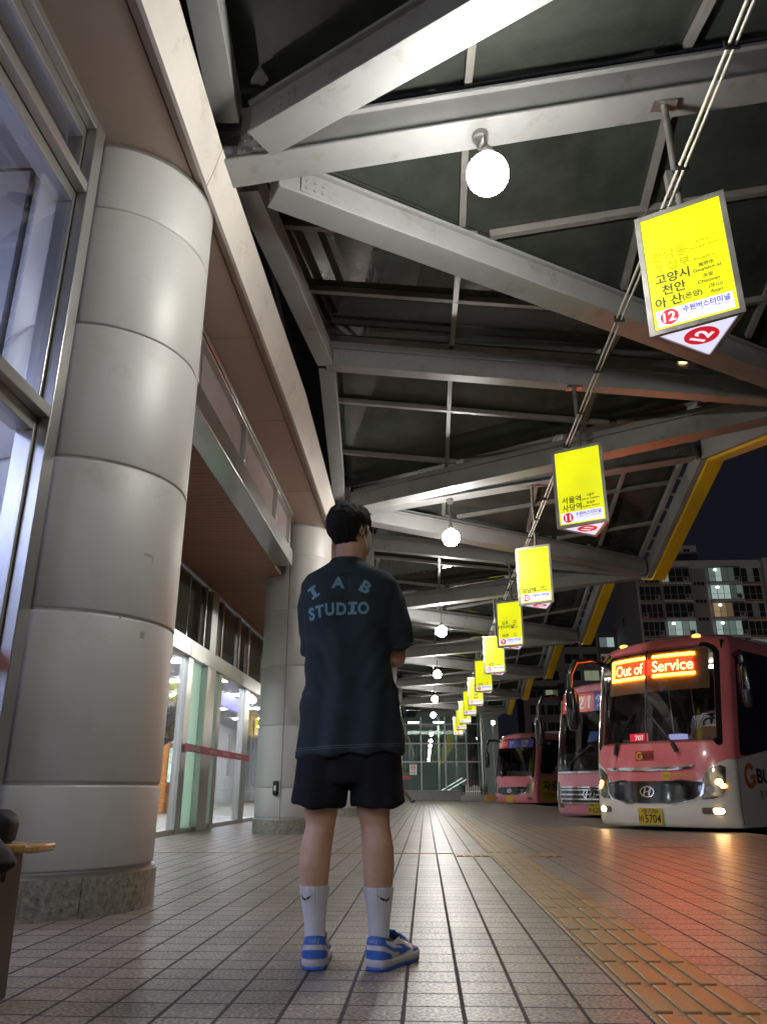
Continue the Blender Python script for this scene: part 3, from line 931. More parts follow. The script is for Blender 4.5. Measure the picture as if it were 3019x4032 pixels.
def inside(p, poly):
    c = False; x, y = p
    for (x1, y1), (x2, y2) in zip(poly, poly[1:] + poly[:1]):
        if (y1 > y) != (y2 > y) and x < (x2 - x1) * (y - y1) / (y2 - y1) + x1: c = not c
    return c
def patch(mb, poly, d, mi=0, fn=None, step=.07, thick=0.0):
    """closed outline (x, z) laid on the nose surface, filled by scan rows"""
    fn = fn or surf
    zs = sorted(set([round(p[1], 4) for p in poly])); z0, z1 = zs[0], zs[-1]
    n = max(3, int((z1 - z0) / step)); rows = sorted(set([z0 + (z1 - z0) * i / n for i in range(n + 1)] + zs))
    rr = [rows[0]]
    for z in rows[1:]:
        if z - rr[-1] > .004: rr.append(z)
    rr[-1] = z1
    res = []
    for z in rr:
        zz = min(max(z, z0 + 1e-5), z1 - 1e-5); xs = []
        for (x1, y1), (x2, y2) in zip(poly, poly[1:] + poly[:1]):
            if (y1 > zz) != (y2 > zz): xs.append(x1 + (x2 - x1) * (zz - y1) / (y2 - y1))
        if len(xs) >= 2: res.append((z, min(xs), max(xs)))
    m = max(2, int((max(r[2] for r in res) - min(r[1] for r in res)) / step))
    vs = [fn(a + (b - a) * i / m, z, d) for z, a, b in res for i in range(m + 1)]
    fs = [(j * (m + 1) + i, j * (m + 1) + i + 1, (j + 1) * (m + 1) + i + 1, (j + 1) * (m + 1) + i) for j in range(len(res) - 1) for i in range(m)]
    mb.add(vs, fs, mi)
    if thick:                                    # rim from the outline down to the body
        o = subdiv(poly, step); k = len(o)
        vs = [fn(x, z, d) for x, z in o] + [fn(x, z, d - thick) for x, z in o]
        mb.add(vs, [(i, (i + 1) % k, k + (i + 1) % k, k + i) for i in range(k)], mi)
def ring(mb, outer, inner, d, mi=0, fn=None):
    fn = fn or surf; n = len(outer)
    mb.add([fn(x, z, d) for x, z in outer] + [fn(x, z, d) for x, z in inner], [(i, (i + 1) % n, n + (i + 1) % n, n + i) for i in range(n)], mi)

def bus_paint(name, top, low, two_tone):
    m = pbr(name, top, .20, 0, .06, 1.5, coat=.6, rvar=.04, dirt=(top[0] * .5, top[1] * .6, top[2] * .6, .5), dscale=2.6)
    if not two_tone: return m
    t = m.node_tree; N = t.nodes; L = t.links; b = N["Principled BSDF"]
    tc = N.new('ShaderNodeTexCoord'); sp = N.new('ShaderNodeSeparateXYZ'); L.new(tc.outputs['Object'], sp.inputs[0])
    def mth(op, a, b_=None, clamp=False):
        n = N.new('ShaderNodeMath'); n.operation = op; n.use_clamp = clamp
        for i, x in enumerate((a, b_)):
            if x is None: continue
            if isinstance(x, (int, float)): n.inputs[i].default_value = x
            else: L.new(x, n.inputs[i])
        return n.outputs[0]
    ax = mth('ABSOLUTE', sp.outputs[0])
    s1 = mth('MULTIPLY', mth('DIVIDE', mth('SUBTRACT', ax, .77), .17, True), .23)
    s2 = mth('MULTIPLY', mth('DIVIDE', mth('SUBTRACT', ax, .94), .2, True), .10)
    s3 = mth('MULTIPLY', mth('MAXIMUM', mth('SUBTRACT', sp.outputs[1], .1), 0), .15)
    lim = mth('ADD', mth('ADD', .90, s1), mth('ADD', s2, s3))
    msk = mth('DIVIDE', mth('SUBTRACT', sp.outputs[2], lim), .006, True)
    mx = N.new('ShaderNodeMix'); mx.data_type = 'RGBA'; L.new(msk, mx.inputs[0])
    mx.inputs[6].default_value = (*low, 1)
    old = b.inputs['Base Color'].links[0].from_socket
    L.new(old, mx.inputs[7]); L.new(mx.outputs[2], b.inputs['Base Color'])
    return m

M['busblack'] = pbr('bus_black_glass', (.010, .010, .012), .05, 0, .2, 1, spec=.6, rvar=.02)
M['chrome'] = pbr('chrome_trim', (.75, .75, .76), .10, 1.0, .05, 8, rvar=.04)
M['gloss_black'] = pbr('gloss_black_trim', (.010, .010, .011), .18, 0, .2, 3, coat=.5)
M['plate'] = pbr('yellow_plate', (.62, .44, .02), .45, 0, .06, 12)
M['rubber'] = pbr('rubber', (.018, .018, .018), .75, 0, .2, 8)
M['wsglass'] = glass('windscreen_glass', (.66, .68, .66), 1.3)
M['lens'] = glass('lamp_lens', (.82, .80, .76), 1.6)
M['amber'] = emit('amber_lamp_lit', (1.0, .34, .03), 70.0)
M['warm'] = emit('warm_lamp_lit', (1.0, .66, .28), 85.0)
M['indic'] = emit('indicator_glow', (1.0, .38, .05), 7.0)
M['reflector'] = pbr('lamp_reflector', (.26, .23, .19), .2, .9, .3, 20)
M['led_red'] = emit('led_red_field', (1.0, .0050, .0012), 40.0, .2, .3, 20)
M['led_yel'] = emit('led_yellow_border', (1.0, .36, .018), 55.0)
M['led_txt'] = emit('led_letters', (1.0, .095, .035), 42.0)
M['tan'] = pbr('tan_dash_cover', (.42, .27, .16), .6, 0, .1, 4)
M['seat'] = pbr('grey_seat_fabric', (.16, .15, .22), .8, 0, .15, 8)
M['logo_o'] = pbr('orange_logo_print', (.62, .12, .02), .4)
M['yel_print'] = pbr('yellow_print', (.72, .46, .05), .5)
M['navy'] = pbr('navy_board', (.08, .09, .45), .4)
M['redb'] = pbr('red_board', (.75, .03, .05), .4)
M['inner'] = pbr('bus_inner_wall', (.26, .25, .25), .7)

def arc_text_g(mb, fn, u, v, r, mi=0):
    """round letter G emblem: thick open ring with a bar"""
    pts = []; n = 30
    for i in range(n + 1):
        a = radians(40 + 290 * i / n); pts.append((cos(a), sin(a)))
    vs = [fn(u + r * x, v + r * y) for x, y in pts] + [fn(u + r * .58 * x, v + r * .58 * y) for x, y in pts]
    mb.add(vs, [(i, i + 1, n + 2 + i, n + 1 + i) for i in range(n)], mi)
    mb.add([fn(u + .05 * r, v + .1 * r), fn(u + r, v + .1 * r), fn(u + r, v - .62 * r), fn(u + .62 * r, v - .62 * r), fn(u + .62 * r, v - .26 * r), fn(u + .05 * r, v - .26 * r)], [(0, 1, 2, 3, 4, 5)], mi)

def emblem(mb, fn, u, v, rx, rz):
    n = 40
    o = [(u + rx * cos(2 * pi * i / n), v + rz * sin(2 * pi * i / n)) for i in range(n)]
    i_ = [(u + rx * .84 * cos(2 * pi * i / n), v + rz * .80 * sin(2 * pi * i / n)) for i in range(n)]
    mb.add([fn(*p) for p in o + i_], [(i, (i + 1) % n, n + (i + 1) % n, n + i) for i in range(n)])
    def q(a): mb.add([fn(u + x * rx, v + y * rz) for x, y in a], [tuple(range(len(a)))])
    q([(-.60, -.62), (-.38, -.66), (-.12, .66), (-.34, .72)]); q([(.34, -.72), (.12, -.66), (.38, .66), (.60, .62)])
    q([(-.36, -.20), (.30, .02), (.36, .20), (-.30, -.02)])

def make_bus(name, label, loc, rz, kind, top, low, plate_top, plate_no):
    R = thing(name, label, 'bus', loc, rz, 'buses nosed into the bays')
    two = kind == 'city'
    paint = bus_paint(name + '_paint', top, low, two)
    zb = 1.45 if two else (1.19 if kind == 'coach' else 1.32)
    LEN = 10.8
    ws = rrect(-1.10, 1.10, zb, 3.08, .20, 8, .05)
    hole = rrect(-1.04, 1.04, zb + .09, 3.02, .17, 8, .04)
    # ---------------------------------------------- body shell
    zs = [.26, .28, .33, .45, .6, .75, .9, 1.05, 1.19, 1.3, 1.4]
    z = 1.43
    while z < 3.08: zs.append(round(z, 3)); z += .033
    zs += [3.11, 3.15, 3.19, 3.23, 3.27, 3.30, 3.325, 3.34]
    xs = [BUSW * sin(radians(-90 + 180 * i / 84)) for i in range(85)]
    ys = [.12, .3, .6, 1.0, 2, 4, 6, 8, LEN - .3, LEN - .05]
    vs = []; cols = len(xs) + 2 * len(ys)
    for z in zs:
        k = BUSW - inset_z(z)
        for y in ys[::-1]: vs.append((-k, y + rake(z) * max(0, 1 - y / 2), z))
        for x in xs: vs.append(surf(x, z))
        for y in ys: vs.append((k, y + rake(z) * max(0, 1 - y / 2), z))
    fs = []
    for j in range(len(zs) - 1):
        for i in range(cols - 1):
            c = i - len(ys)
            if 0 <= c < len(xs) - 1 and inside(((xs[c] + xs[c + 1]) / 2, (zs[j] + zs[j + 1]) / 2), hole): continue
            fs.append((j * cols + i, j * cols + i + 1, (j + 1) * cols + i + 1, (j + 1) * cols + i))
    t0 = (len(zs) - 1) * cols
    fs.append(tuple(range(t0, t0 + cols)))
    fs += [(j * cols, (j + 1) * cols, (j + 1) * cols + cols - 1, j * cols + cols - 1) for j in range(len(zs) - 1)]
    fs.append(tuple(range(cols)))
    body = MB().add(vs, fs).build('body', paint, R, angle=32)
    if kind != 'coach':
        mb = MB(); mb.loft([[(sx * .85, y, 3.33 + h) for sx, y, h in ((-1, 2.2, 0), (1, 2.2, 0), (.9, 2.5, .10), (.4, 2.7, .15), (-.4, 2.7, .15), (-.9, 2.5, .10))],
                            [(sx * .85, y, 3.33 + h) for sx, y, h in ((-1, 6.2, 0), (1, 6.2, 0), (.9, 6.0, .12), (.4, 5.9, .17), (-.4, 5.9, .17), (-.9, 6.0, .12))]])
        mb.build('roof_unit', pbr('cream_roof_unit', (.62, .60, .52), .5, 0, .08), R, bevel=.03)
    # ---------------------------------------------- windscreen
    mb = MB(); n = len(ws); ring(mb, ws, hole, .012); ring(mb, ws, rrect(-1.11, 1.11, zb - .01, 3.09, .20, 8, .05), .004)
    if two or kind == 'mid': mb.loft([[surf(-.02 + a, z, .014) for a in (-.014, .014)] + [surf(-.02 + a, z, .004) for a in (.014, -.014)] for z in [zb + .08 + (2.95 - zb) * i / 12 for i in range(13)]])
    if kind == 'coach': patch(mb, [(-1.08, zb + .02), (1.08, zb + .02), (1.08, zb + .42), (-1.08, zb + .42)], .009)
    fr = mb.build('windscreen_frame', M['gloss_black'], R)
    mb = MB(); patch(mb, rrect(-1.07, 1.07, zb + .05, 3.05, .18, 8, .05), .007)
    mb.build('windscreen', M['wsglass'], R, fix=False)
    # ---------------------------------------------- driver's side window band (viewer's right) and door side
    def sideR(y, z, d=0.0): return Vector((BUSW - inset_z(z) + d, y + rake(z) * max(0, 1 - y / 2), z))
    def sideL(y, z, d=0.0): return Vector((-BUSW + inset_z(z) - d, y + rake(z) * max(0, 1 - y / 2), z))
    for fn in (sideR, sideL):
        mb = MB()
        pts = [(.16, 1.36), (.20, 1.30), (.5, 1.31), (1.3, 1.42), (1.32, 1.44), (10.2, 1.44), (10.2, 2.98), (.40, 2.98)]
        a = [(.40 - .0 + .22 * -sin(radians(t)), 2.76 + .22 * cos(radians(t))) for t in range(0, 91, 15)]
        poly = pts[:6] + [(10.2, 2.98)] + a[:]
        if kind == 'mid':
            poly = [(.14, 1.62), (.24, 1.50), (.95, 1.48), (1.25, 1.62), (1.45, 1.95), (10.2, 1.95), (10.2, 2.98)] + a
        patch(mb, poly, .006, 0, fn, .12)
        mb.build('side_windows', M['busblack'], R, fix=False)
    # door seam behind the nose corner
    mb = MB()
    for fn in (sideR, sideL): patch(mb, [(.035, .30), (.05, .30), (.07, 1.24), (.055, 1.24)], .004, 0, fn, .2)
    mb.build('panel_seam', M['dark'], R, fix=False)
    # ---------------------------------------------- wheels
    for sx in (-1, 1):
        for y in (2.4, 8.2):
            mb = MB(); mb.lathe([(.30, -.13), (.47, -.13), (.50, -.10), (.50, .10), (.47, .13), (.30, .13)], 36, (sx * 1.08, y, .5), axis='x')
            w = mb.build('wheel', M['rubber'], R)
            mb = MB(); mb.lathe([(0, sx * .06), (.1, sx * .09), (.12, sx * .04), (.26, sx * .03), (.31, sx * .12), (.31, -sx * .1)], 28, (sx * 1.08, y, .5), axis='x')
            mb.build('rim', pbr('wheel_rim', (.3, .3, .3), .4, .8), w)
            mb = MB(); n = 20
            mb.add([(sx * (BUSW + .004), y + .64 * cos(pi * i / n), .50 + .64 * sin(pi * i / n)) for i in range(n + 1)] + [(sx * (BUSW + .004), y + .64, .26), (sx * (BUSW + .004), y - .64, .26)][::1], [tuple([n + 2] + list(range(n, -1, -1)) + [n + 1])])
            mb.build('wheel_arch', M['dark'], R, fix=False)
    MB().box(-1.0, 1.0, 1.0, 10.2, .12, .25).build('underbody', M['dark'], R)
    # ---------------------------------------------- nose furniture
    if kind == 'coach':
        mb = MB(); patch(mb, [(-1.06, zb - .03), (1.06, zb - .03), (1.06, zb + .012), (-1.06, zb + .012)], .02, thick=.02)
        mb.build('chrome_bar', M['chrome'], R)
        g = MB(); patch(g, [(-.86, .50), (.86, .50), (.95, .86), (-.95, .86)], .012, thick=.01); gr = g.build('grille', M['gloss_black'], R)
        mb = MB()
        for z0 in (.50, .58, .68, .78, .84): patch(mb, [(-.90, z0), (.90, z0), (.90, z0 + .028), (-.90, z0 + .028)], .026, thick=.014)
        for s in (-1, 1): patch(mb, [(s * .86, .50), (s * .90, .50), (s * .98, .865), (s * .94, .865)], .028, thick=.015)
        mb.build('grille_bars', M['chrome'], gr)
        mb = MB(); emblem(mb, lambda u, v: surf(u, v, .042), 0, .70, .16, .115); mb.build('emblem', M['chrome'], gr, fix=False)
        pz = .28
    else:
        gp = [(-.83, .905), (-.5, .925), (.5, .925), (.83, .905), (.80, .74), (.70, .66), (.4, .60), (-.4, .60), (-.70, .66), (-.80, .74)]
        big = [(x * 1.035, .765 + (z - .765) * 1.12) for x, z in gp]
        mb = MB(); ring(mb, big, gp, .016); mb.build('grille_trim', M['chrome'], R, fix=False)
        g = MB(); patch(g, gp, .014); gr = g.build('grille', M['gloss_black'], R, fix=False)
        mb = MB()
        for z0 in (.66, .72, .79, .85): patch(mb, [(-.62, z0), (.62, z0), (.66, z0 + .010), (-.66, z0 + .010)], .019)
        mb.build('grille_bars', M['gloss_black'], gr, fix=False)
        mb = MB(); emblem(mb, lambda u, v: surf(u, v, .034), -.015, .765, .125, .085); mb.build('emblem', M['chrome'], gr, fix=False)
        mb = MB()
        wing = [(-.84, 1.135), (-.5, 1.125), (0, 1.115), (.5, 1.125), (.74, 1.165), (.70, 1.115), (.5, 1.085), (0, 1.072), (-.5, 1.082), (-.78, 1.098)]
        if two: patch(mb, wing, .022, thick=.022); mb.build('chrome_bar', M['chrome'], R)
        pz = .285
    # number plate
    px = 0.0 if kind != 'coach' else .16
    def flat(u, v, d=0.0): return Vector((px + u, surf(px, pz + .12).y - .03 - d, pz + .122 + v))
    mb = MB(); o = rrect(-.205, .205, -.120, .120, .02, 4)
    mb.prism([flat(u, v) for u, v in o], (0, .014, 0)); pl = mb.build('number_plate', M['plate'], R)
    if plate_no:
        mb = MB(); f = lambda u, v: flat(u, v, .003)
        put_text(mb, plate_top, f, 0, .075, .085, .012); put_text(mb, '바', f, -.155, -.035, .11, .015); put_text(mb, plate_no, f, .045, -.035, .165, .014, fit=.275)
        for s in (-1, 1): v_, f_ = disc(f, s * .13, .078, .012, n=12); mb.add(v_, f_)
        mb.build('plate_lettering', M['blackprint'], pl, smooth=False, fix=False)
    # head lamps
    for s in (-1, 1):
        if kind == 'coach': hp = [(.98, .46), (1.14, .52), (1.17, .80), (1.10, .98), (1.03, .98)]
        else: hp = [(.80, .66), (.95, .67), (1.06, .71), (1.105, .80), (1.12, 1.12), (1.06, 1.15), (.95, 1.10), (.86, 1.03), (.82, .92)]
        hp = [(s * x, z) for x, z in hp]
        if s < 0: hp = hp[::-1]
        mb = MB(); patch(mb, hp, .006, thick=.006); h = mb.build('headlight', M['gloss_black'] if kind == 'coach' else M['reflector'], R, fix=False)
        mb = MB(); patch(mb, hp, .022, thick=.016); mb.build('lens', M['lens'], h, fix=False)
        if two:
            lit = MB(); v_, f_ = disc(lambda u, v: surf(u, v, .012), s * 1.03, .905, .045); lit.add(v_, f_)
            v_, f_ = disc(lambda u, v: surf(u, v, .013), s * 1.075, .85, .034); lit.add(v_, f_)
            lit.build('lamp_bulb', M['amber'], h, smooth=False, fix=False)
            mb = MB(); v_, f_ = disc(lambda u, v: surf(u, v, .012), s * .92, .80, .055); mb.add(v_, f_); mb.build('lamp_bowl', M['chrome'], h, fix=False)
            mb = MB(); v_, f_ = disc(lambda u, v: surf(u, v, .0115), s * 1.0, .95, .085); mb.add(v_, f_); mb.build('lamp_bowl', M['reflector'], h, fix=False)
            fp = rrect(.785, 1.07, .452, .545, .03, 4); fp = [(s * x, z) for x, z in fp]
            if s < 0: fp = fp[::-1]
            mb = MB(); patch(mb, fp, .008, thick=.006); fo = mb.build('fog_lamp', M['reflector'], R, fix=False)
            lp = rrect(.93, 1.06, .462, .535, .03, 4); lp = [(s * x, z) for x, z in lp]
            if s < 0: lp = lp[::-1]
            mb = MB(); patch(mb, lp, .013); mb.build('fog_bulb', M['warm'], fo, fix=False)
        else:
            fp = [(s * x, z) for x, z in rrect(.84, 1.05, .40, .50, .03, 4)]
            if s < 0: fp = fp[::-1]
            mb = MB(); patch(mb, fp, .008, thick=.006); mb.build('fog_lamp', M['reflector'], R, fix=False)
        if two:
            c = surf(s * .80, 3.235, .0)
            mb = MB(); mb.ball(c + Vector((0, 0, .01)), (.075, .05, .028), 16, 8); mb.build('marker_lamp', M['indic'], R)
    # wipers
    wp = [(((-.60, 1.33), (-.56, 1.50)), ((-.58, 1.48), (-.22, 1.98))), (((.50, 1.36), (.44, 1.48)), ((.46, 1.46), (.0, 2.02)))] if two else \
         ([(((-.55, 1.22), (-.5, 1.4)), ((-.52, 1.38), (.05, 1.75)))] if kind == 'coach' else [(((-.5, 1.34), (-.46, 1.46)), ((-.48, 1.44), (-.2, 1.95)))])
    mb = MB()
    for (a, b), (c, d) in wp:
        mb.tube([surf(*a, .035), surf(*b, .05)], .035, 8); mb.tube([surf(*c, .05), surf(*d, .05)], .014, 8)
        m_ = ((c[0] * .35 + d[0] * .65), (c[1] * .35 + d[1] * .65)); dx, dz = (d[0] - c[0]), (d[1] - c[1])
        mb.tube([surf(m_[0] - dx * .42, m_[1] - dz * .45, .028), surf(m_[0] + dx * .40, m_[1] + dz * .38, .028)], .009, 6)
    mb.build('wiper', M['black'], R)
    # mirrors on hooked arms
    for s in (-1, 1):
        if s > 0 and kind != 'city': continue
        reach = .42 if s < 0 else .05
        x0 = s * 1.12
        a = surf(s * 1.12, 2.96, .0)
        if s < 0: pts = [a, a + Vector((-.10, -.22, .06)), a + Vector((-.24, -.50, .02)), a + Vector((-.31, -.60, -.22)), a + Vector((-.31, -.60, -.56))]
        else: pts = [Vector((1.20, .55, 2.86)), Vector((1.36, .42, 2.88)), Vector((1.46, .30, 2.78)), Vector((1.46, .30, 2.6))]
        mb = MB(); mb.tube(pts, [.05, .055, .06, .055, .05][:len(pts)], 12); ar = mb.build('mirror_arm', M['gloss_black'], R)
        e = pts[-1]; mb = MB()
        rings = []
        for zz, k in ((.12, .35), (.08, .8), (0, 1), (-.30, 1.05), (-.52, .95), (-.60, .7), (-.62, .3)):
            rings.append([e + Vector((.115 * k * cos(2 * pi * i / 20), .09 * k * sin(2 * pi * i / 20), zz)) for i in range(20)])
        mb.loft(rings); mb.build('mirror', M['gloss_black'], R)
        mb = MB(); mb.quadgrid(lambda u, v: e + Vector((-.085 + .17 * u, .094, -.5 + .5 * v)), 1, 1); mb.build('mirror_glass', M['chrome'], R, fix=False)
    # ---------------------------------------------- inside, seen through the windscreen
    IN = MB(); IN.box(-1.1, 1.1, .6, 8, zb - .35, zb - .30); IN.box(-1.1, 1.1, 8, 8.05, zb - .3, 3.1)
    for s in (-1, 1): IN.box(s * 1.12 - .02, s * 1.12 + .02, .7, 8, zb - .3, 1.65)
    IN.box(-1.1, 1.1, .62, 8, 3.10, 3.13)
    for s in (-1, 1): IN.box(s * 1.13 - .01, s * 1.13 + .01, .32, 8, zb - .3, 3.12, 1)
    cab = IN.build('cabin', [M['inner'], M['busblack']], R)
    mb = MB(); patch(mb, [(-1.02, zb - .02), (1.02, zb - .02), (1.02, zb + .10), (-1.02, zb + .10)], -.03)
    mb.loft([[(-1.05, .10, zb - .1), (1.05, .10, zb - .1), (1.05, .10, zb + .09), (-1.05, .10, zb + .09)], [(-1.05, .75, zb - .1), (1.05, .75, zb - .1), (1.05, .75, zb + .12), (-1.05, .75, zb + .12)]])
    mb.build('dashboard', M['black'], R)
    st = MB()
    for y in (3.0, 4.0, 5.0, 6.0):
        for x in (-.8, -.35, .35, .8):
            st.loft([[(x + dx * .20, y + dy, zz) for dx, dy in ((-1, -.06), (1, -.06), (1, .06), (-1, .06))] for zz in (zb - .3, zb + .55)] + [[(x + dx * .16, y + .06 + dy, zb + .75) for dx, dy in ((-1, -.05), (1, -.05), (1, .05), (-1, .05))]])
    st.build('seats', M['seat'], R, bevel=.03)
    il = MB(); il.box(-.5, .5, 2.2, 2.35, 2.98, 3.015); il.build('cabin_fill_light', emit(name + '_cabin_fill', (1.0, .9, .75), 34.0 if two else 9.0), R)  # glowing strip added under the roof to make the cabin visible
    if two:
        # pale mound of the engine cover, hand rails, driver seat, ticket reader
        mb = MB(); mb.ball((.70, .55, zb + .12), (.42, .35, .24), 28, 14); mb.build('dash_cover', M['tan'], R)
        mb = MB()
        mb.tube([(.02, 1.4, zb), (.02, 1.4, zb + .45), (.10, 1.4, zb + .62), (.55, 1.4, zb + .66)], .018, 8)
        mb.tube([(.35, 1.5, zb), (.35, 1.5, zb + .30), (.42, 1.5, zb + .36), (.50, 1.5, zb + .30), (.50, 1.5, zb)], .022, 8)
        mb.tube([(.10, 1.9, zb + .8), (.75, 1.9, zb + .8)], .014, 8)
        for x, y in ((-.55, 1.5), (-.32, 1.9), (.05, 2.2), (.75, 2.0)): mb.tube([(x, y, zb - .2), (x, y, 3.0)], .02, 8)
        mb.build('hand_rails', M['chrome'], R)
        mb = MB(); mb.lathe([(.20 + .018 * cos(2 * pi * i / 8), .018 * sin(2 * pi * i / 8)) for i in range(9)], 32)
        sw = mb.build('steering_wheel', M['black'], R); sw.location = (.55, .95, zb + .36); sw.rotation_euler = (radians(-38), 0, 0)
        MB().box(-.62, -.30, .16, .20, zb + .11, zb + .25).build('route_card', emit('lit_red_card', (.75, .03, .05), 1.2), R)
        mb = MB(); put_text(mb, '707', lambda u, v: Vector((-.44 + u, .155, zb + .18 + v)), 0, 0, .11, .02); mb.build('card_number', M['sign_n'], R, smooth=False, fix=False)
        MB().box(.03, .26, .30, .5, zb + .05, zb + .22).build('ticket_reader', emit('violet_screen', (.45, .42, .9), 1.0), R)
        # destination board behind the glass
        bd = MB(); patch(bd, rrect(-.86, .98, 2.34, 3.00, .02, 2), -.035); bd.build('board_backing', pbr('ochre_board_backing', (.34, .20, .10), .5), R, fix=False)
        board = MB(); patch(board, [(-.70, 2.63), (.74, 2.63), (.74, 2.88), (-.70, 2.88)], -.02)
        board.build('destination_board', M['led_red'], R, fix=False)
        mb = MB()
        for a, b in ((-.78, -.06), (.08, .78)):
            patch(mb, [(a, 2.90), (b, 2.90), (b, 2.94), (a, 2.94)], -.016); patch(mb, [(a, 2.575), (b, 2.575), (b, 2.615), (a, 2.615)], -.016)
        patch(mb, [(-.78, 2.575), (-.74, 2.575), (-.74, 2.94), (-.78, 2.94)], -.016)
        mb.build('board_border', M['led_yel'], R, fix=False)
        mb = MB()
        put_text(mb, 'Out of', lambda u, v: surf(u, v, -.013), -.385, 2.748, .262, .012, fit=.58); put_text(mb, 'Service', lambda u, v: surf(u, v, -.013), .42, 2.752, .262, .012, fit=.68)
        mb.build('board_lettering', M['led_txt'], R, smooth=False, fix=False)
        # marks on the paint
        mb = MB(); patch(mb, [(-.21, 1.235), (.12, 1.235), (.12, 1.385), (-.21, 1.385)], .004); mb.build('logo_ground', pbr('logo_red', (.36, .035, .03), .3), R, fix=False)
        mb = MB(); arc_text_g(mb, lambda u, v: surf(u, v, .008), -.14, 1.31, .062); mb.build('logo_letter', M['yel_print'], R, fix=False)
        mb = MB(); put_text(mb, 'BUS', lambda u, v: surf(u, v, .008), .02, 1.308, .10, .012, fit=.17); mb.build('logo_word', M['blackprint'], R, smooth=False, fix=False)
        mb = MB(); v_, f_ = disc(lambda u, v: surf(u, v, .006), .31, 1.0, .075, .068); mb.add(v_, f_)
        put_text(mb, '천연가스버스', lambda u, v: surf(u, v, .006), .57, 1.0, .085, .006, fit=.36); mb.build('fuel_badge', M['yel_print'], R, smooth=False, fix=False)
        mb = MB(); put_text(mb, 'CNG', lambda u, v: surf(u, v, .009), .31, 1.0, .05, .008, fit=.11); mb.build('fuel_badge_word', M['logo_o'], R, smooth=False, fix=False)
        mb = MB(); arc_text_g(mb, lambda u, v: sideR(u, v, .006), .42, 1.0, .19); mb.build('side_logo_letter', M['logo_o'], R, fix=False)
        mb = MB(); put_text(mb, 'BUS', lambda u, v: sideR(u, v, .006), .98, 1.0, .30, .03, fit=.66)
        put_text(mb, '경기버스', lambda u, v: sideR(u, v, .006), .95, .72, .15, .01); mb.build('side_logo_word', M['blackprint'], R, smooth=False, fix=False)
    else:
        a, b = (2.56, 3.0) if kind == 'coach' else (2.62, 2.98)
        mb = MB(); patch(mb, [(-1.02, a), (.06 if kind == 'coach' else -.30, a), (.06 if kind == 'coach' else -.30, b), (-1.02, b)], .009); rb = mb.build('route_board', M['redb'], R, fix=False)
        mb = MB(); patch(mb, [(.061 if kind == 'coach' else -.299, a), (1.0, a), (1.0, b), (.061 if kind == 'coach' else -.299, b)], .009); nb = mb.build('place_board', M['navy'], R, fix=False)
        mb = MB()
        f = lambda u, v: surf(u, v, .013)
        if kind == 'coach':
            put_text(mb, '8821', f, -.46, 2.78, .42, .02, fit=.86); put_text(mb, '수원', f, .28, 2.86, .19, .015); put_text(mb, '(역.T)', f, .28, 2.67, .11, .01)
            put_text(mb, '(인천)', f, .74, 2.70, .13, .01)
        else:
            put_text(mb, '8851', f, -.68, 2.80, .27, .012, fit=.60); put_text(mb, '수원', f, -.08, 2.86, .14, .01); put_text(mb, '인천', f, .62, 2.87, .18, .015)
            put_text(mb, '(종합T)', f, .62, 2.70, .09, .008); put_text(mb, '(역.T)', f, -.08, 2.73, .08, .006)
        mb.build('route_lettering', M['white'], R, smooth=False, fix=False)
        if kind == 'coach':
            mb = MB(); patch(mb, [(-.10, 1.86), (.16, 1.90), (.18, 2.10), (-.04, 2.10)], -.05); mb.build('blue_cloth', pbr('blue_cloth', (.03, .16, .55), .7), R, fix=False)
        else:
            mb = MB(); put_text(mb, '6189', lambda u, v: sideR(u, v, .012), .75, 2.82, .17, .012); mb.build('fleet_number', M['white'], R, smooth=False, fix=False)
            mb = MB(); patch(mb, [(.22, .34), (1.5, .34), (1.5, 1.32), (.22, 1.32)], .008, 0, sideR); ad = mb.build('advert_panel', M['plate'], R, fix=False)
            mb = MB(); put_text(mb, '자생', lambda u, v: sideR(u, v, .012), .86, .98, .46, .03, fit=1.0); mb.build('advert_word', M['blackprint'], ad, smooth=False, fix=False)
            mb = MB(); put_text(mb, '한방병원', lambda u, v: sideR(u, v, .012), .86, .58, .26, .012, fit=.95); mb.build('advert_small', pbr('ochre_print', (.22, .12, .01), .5), ad, smooth=False, fix=False)
    return R
def build_buses():
    rz = radians(-46.4)
    make_bus('city_bus', 'nearest bus, red above white, lit board reading Out of Service', (3.84, 13.42, -.2), rz, 'city', (.84, .21, .235), (.84, .82, .78), '경기70', '5704')
    make_bus('coach', 'pink coach in the middle with 8821 route board and chrome-barred grille', (4.05, 19.15, -.2), rz, 'coach', (.80, .30, .40), (.5, .13, .2), '경기73', '6209')
    make_bus('pink_bus', 'farthest pink bus with 8851 route board and yellow advert behind its front corner', (4.1, 37.3, -.2), rz, 'mid', (.74, .23, .28), (.5, .13, .2), '', '')
build_buses()
